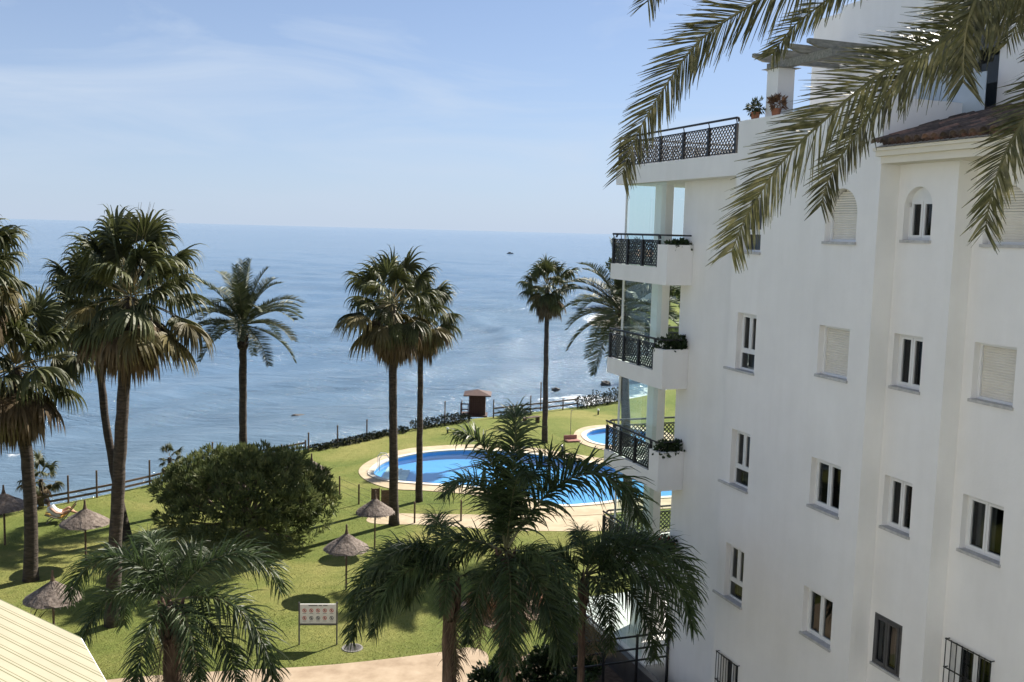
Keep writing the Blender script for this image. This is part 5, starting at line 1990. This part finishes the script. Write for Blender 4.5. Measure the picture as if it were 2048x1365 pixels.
for i, (x, y, h) in enumerate([(22, 188, 5), (30, 192, 6), (44, 205, 6.5), (25, 222, 8), (42, 250, 9), (16.5, 110, 3.5), (27, 150, 5), (30, 170, 5)]):
    tr = thing('tree', ['far green tree at the very tip of the far shore', 'far green tree between the first two distant houses', 'far green tree right of the second distant house', 'tall far tree behind the nearest distant house',
                        'tallest far tree beside the largest distant house', 'round green tree close behind the taller hedge', 'green tree on the bay, nearer one', 'green tree on the bay, farther one'][i],
               'tree', (x, y, 0), group='trees on the far shore')
    m = MB()
    m.tube([(0, 0, -0.2), (0.1, 0, h * 0.5)], [0.25, 0.12], 6)
    m.build('trunk', M['bark'], tr)
    bl_ = [((rng.uniform(-.35, .35) * h, rng.uniform(-.35, .35) * h, h * rng.uniform(.45, .85)), (h * .27, h * .27, h * .2), 1) for _ in range(7)]
    leaf_cloud(rng, bl_, 90, h * 0.09, blades=6, width=0.26, shell=0.5).build('crown', M['pine'], tr)


# potted plants on the balconies and roof terrace
def planter_plant(label, loc, seed, mat, r_=0.32, h=0.45, flowers=False):
    rng = random.Random(seed)
    root = thing('planter_plant', label, 'plant', loc, R(110), group='plants on the balconies')
    blobs = [((rng.uniform(-.12, .12), -0.28 + 0.56 * i / 4, h * 0.35), (r_ * 0.7, r_ * 0.62, h * rng.uniform(.4, .6)), 1) for i in range(5)]
    leaf_cloud(rng, blobs, 46, 0.10, blades=6, width=0.26, shell=0.3).build('foliage', mat, root)
    if flowers:
        leaf_cloud(rng, [(b[0], (b[1][0], b[1][1], b[1][2] * 1.1), 1) for b in blobs], 8, 0.06, blades=5, width=0.4, shell=0.9).build('flower', M['flower'], root)
    m = MB()
    for i in range(3):
        m.tube([(0, -0.2 + 0.2 * i, -0.05), (0.02, -0.2 + 0.2 * i, h * 0.4)], 0.01, 4)
    m.build('stem', M['bark'], root)


planter_plant('small dark plant in the planter of the top balcony', bl(24.68, -0.32, 13.02), 801, M['shrub'], 0.26, 0.26)
planter_plant('bushy dark plant in the planter of the second balcony from top', bl(24.68, -0.25, 10.12), 802, M['shrub'], 0.34, 0.55)
planter_plant('dense dark plant in the planter of the third balcony from top', bl(24.68, -0.25, 7.22), 803, M['shrub'], 0.36, 0.45)
planter_plant('dark trailing plant with red blooms in the lowest balcony planter', bl(24.68, -0.25, 4.32), 804, M['shrub'], 0.38, 0.5, True)
for i, (xx, yy, h) in enumerate([(20.95, -0.12, 0.36), (20.1, -0.12, 0.34), (19.8, -0.6, 0.6)]):
    lab = ['grey leafed pot plant at the end of the roof railing', 'reddish pot plant on the roof parapet by the pergola pillar', 'dark pot plant behind the roof parapet'][i]
    pp = thing('potted_plant', lab, 'plant', bl(xx, yy, 16.2 if i < 2 else 15.1), 0, group='pot plants on the roof terrace')
    m = MB()
    m.lathe([(0.0, 0.002), (0.09, 0.002), (0.12, 0.16), (0.13, 0.17), (0.11, 0.17), (0.0, 0.15)], 12)
    m.build('pot', M['pot'], pp)
    rg = random.Random(900 + i)
    leaf_cloud(rg, [((0, 0, 0.17 + h * .35), (0.2, 0.2, h * .4), 1)], 60, 0.11, blades=6, width=0.16, shell=0.2).build('foliage', [M['date'], M['dry_shrub'], M['shrub']][i], pp)

# ------------------------------------------------------------------ awning of the neighbouring terrace, bottom left
AW = thing('awning', 'cream awning with thin green stripes in the bottom left corner', 'awning', (-3.18, 7.2, 10.29))
# local frame: X along the stripes (towards the wall), Y across them, sheet slopes with the stripes
ex = Vector((-0.82, 0.445, 0.12)).normalized()
ey = Vector((0.488, -0.723, 0.0))
ey = (ey - ex * ey.dot(ex)).normalized()
ez = ex.cross(ey)
rot = Matrix((ex, ey, ez)).transposed()
e_dir = Vector((0.488, -0.723, 0.0))
aw = MB()
nx, ny = 10, 12
for i in range(nx + 1):
    for j in range(ny + 1):
        front = e_dir * (j / ny * 6.5)
        a = front.dot(ex) * 1.0
        p = Vector((a + (5.0 - a) * i / nx, front.dot(ey), 0))
        p.z = -0.03 * math.sin(math.pi * i / nx)
        aw.v.append(tuple(p))
for i in range(nx):
    for j in range(ny):
        k = i * (ny + 1) + j
        aw.f.append((k, k + 1, k + ny + 2, k + ny + 1))
o = aw.build('cloth', M['awning'], AW)
o.matrix_local = rot.to_4x4()
sol = o.modifiers.new('thickness', 'SOLIDIFY')
sol.thickness = 0.006
sol.offset = -1
fb = MB()
fb.tube([e_dir * -0.05 - Vector((0, 0, 0.04)), e_dir * 6.5 - Vector((0, 0, 0.04))], 0.025, 8)
fb.build('front_bar', M['frame'], AW)
for q in (0.35, 0.75):
    am = MB()
    s = e_dir * (6.5 * q) - Vector((0, 0, 0.08))
    am.tube([s, s + ex * 1.6 + Vector((0, 0, -0.15)), s + ex * 4.6 + Vector((0, 0, -0.3))], 0.02, 6)
    am.build('arm', M['frame'], AW)
# wall of that terrace, unseen to the left, enlarged to bounce sunlight onto the facade
nw = thing('awning_bounce_wall', 'white wall carrying the striped awning, enlarged to bounce light', 'wall', (-8.3, 9.3, 0), math.atan2(ex.y, ex.x))
m = MB()
m.box(0.02, 0.4, -3.0, 11.0, 0, 17.5)
m.build('wall', M['stucco'], nw)

# ------------------------------------------------------------------ sunbather by the fence
dc = thing('deck_chair', 'wooden deck chair by the fence, left of the parasol between the palms', 'chair', (-20.0, 43.4, 0), R(200))
for yy in (-0.28, 0.28):
    m = MB()
    m.bar((-0.55, yy, 0.05), (0.55, yy, 0.42), 0.04)
    m.bar((-0.1, yy, 0.03), (-0.75, yy, 0.85), 0.04)
    m.bar((0.5, yy, 0.02), (0.1, yy, 0.30), 0.04)
    m.build('side_frame', M['wood_grey'], dc)
m = MB()
sl = [(-0.72, 0.80), (-0.45, 0.47), (-0.15, 0.25), (0.15, 0.25), (0.55, 0.40)]
for i in range(4):
    (x0, z0), (x1, z1) = sl[i], sl[i + 1]
    m.add([(x0, -0.26, z0), (x1, -0.26, z1), (x1, 0.26, z1), (x0, 0.26, z0), (x0, -0.26, z0 - .012), (x1, -0.26, z1 - .012), (x1, 0.26, z1 - .012), (x0, 0.26, z0 - .012)],
          [(0, 1, 2, 3), (7, 6, 5, 4), (0, 4, 5, 1), (2, 6, 7, 3)])
m.build('sling', M['cloth_yellow'], dc)


def person(label, loc, rz):
    root = thing('person', label, 'person', loc, rz)
    J = {'pel': (0, 0, .36), 'ch': (-.28, 0, .58), 'nk': (-.40, 0, .78), 'hd': (-.43, 0, .92), 'ht': (-.45, 0, 1.03),
         'hl': (.03, .10, .36), 'kl': (.42, .13, .62), 'al': (.72, .14, .30), 'tl': (.86, .14, .34),
         'hr': (.03, -.10, .36), 'kr': (.46, -.12, .52), 'ar': (.86, -.13, .36), 'tr': (.98, -.13, .44),
         'sl': (-.33, .17, .70), 'el': (-.10, .27, .52), 'wl': (.12, .22, .48), 'fl': (.20, .20, .48),
         'sr': (-.33, -.17, .70), 'er': (-.10, -.28, .50), 'wr': (.13, -.24, .44), 'fr': (.21, -.22, .44)}
    E_ = [('pel', 'ch'), ('ch', 'nk'), ('nk', 'hd'), ('hd', 'ht'), ('pel', 'hl'), ('hl', 'kl'), ('kl', 'al'), ('al', 'tl'), ('pel', 'hr'), ('hr', 'kr'), ('kr', 'ar'), ('ar', 'tr'),
          ('ch', 'sl'), ('sl', 'el'), ('el', 'wl'), ('wl', 'fl'), ('ch', 'sr'), ('sr', 'er'), ('er', 'wr'), ('wr', 'fr')]
    rad = {'pel': .14, 'ch': .14, 'nk': .055, 'hd': .10, 'ht': .07, 'hl': .09, 'kl': .06, 'al': .042, 'tl': .035, 'hr': .09, 'kr': .06, 'ar': .042, 'tr': .035,
           'sl': .06, 'el': .045, 'wl': .034, 'fl': .03, 'sr': .06, 'er': .045, 'wr': .034, 'fr': .03}
    names = list(J)
    me = bpy.data.meshes.new('body')
    me.from_pydata([J[k] for k in names], [(names.index(a), names.index(b)) for a, b in E_], [])
    me.materials.append(M['skin'])
    o = place('body', me, root)
    md = o.modifiers.new('skin', 'SKIN')
    me.skin_vertices or None
    for i, k in enumerate(names):
        me.skin_vertices[0].data[i].radius = (rad[k], rad[k])
        me.skin_vertices[0].data[i].use_root = (k == 'pel')
    sd = o.modifiers.new('smooth', 'SUBSURF')
    sd.levels = sd.render_levels = 1
    sm_ = MB()
    sm_.tube([(0.10, 0, .36), (-0.05, 0, .40), (-.20, 0, .52), (-.34, 0, .70), (-.37, 0, .745)], [.19, .185, .185, .19, .10], 12)
    sm_.build('shirt', M['cloth_white'], root, True)
    hm_ = MB()
    hm_.lathe([(0.0, 1.12), (0.08, 1.08), (0.118, 0.98), (0.112, 0.90), (0.09, 0.87)], 12, c=(-.475, 0))
    hm_.build('hair', M['hair'], root, True)
    fm = MB()
    fm.add([(-.345, -.018, .93), (-.345, .018, .93), (-.318, 0, .915), (-.35, 0, .965)], [(0, 2, 3), (2, 1, 3), (0, 1, 2)])
    fm.build('nose', M['skin'], root)
    em = MB()
    for yy in (-.035, .035):
        em.box(-.345, -.332, yy - .012, yy + .012, .955, .967)
    em.box(-.345, -.335, -.02, .02, .885, .893)
    em.build('face_detail', M['hair'], root)


person('person in a white shirt lying back in the deck chair by the fence', (-20.0, 43.4, 0.0), R(20))

# ------------------------------------------------------------------ the viewpoint's own block, unseen behind the camera, added to bounce sunlight onto the facade
hb = thing('bounce_block', 'white sunlit apartment block added behind the viewpoint to bounce light', 'building', (-10.0, -2.0, 0), R(3))
m = MB()
ops = [(xx, xx + 1.6, zf + 0.1, zf + 2.3, False) for xx in (-14, -9, -4, 1, 6) for zf in (0.6, 3.5, 6.4, 9.3, 12.2)]
grid_wall(m, -20, 14, 0, 18.5, 0.0, ops)
m.quad((-20, 0, 18.5), (-20, -10, 18.5), (14, -10, 18.5), (14, 0, 18.5))
m.quad((14, 0, 0), (14, 0, 18.5), (14, -10, 18.5), (14, -10, 0))
m.quad((-20, 0, 0), (-20, -10, 0), (-20, -10, 18.5), (-20, 0, 18.5))
m.quad((-20, -0.3, 0), (-20, -0.3, 18.4), (14, -0.3, 18.4), (14, -0.3, 0))
m.build('wall', M['stucco'], hb)
for (a, b, c, d, _) in ops:
    g = MB()
    g.quad((a, -0.2, c), (a, -0.2, d), (b, -0.2, d), (b, -0.2, c))
    g.build('pane', M['pane'], hb)
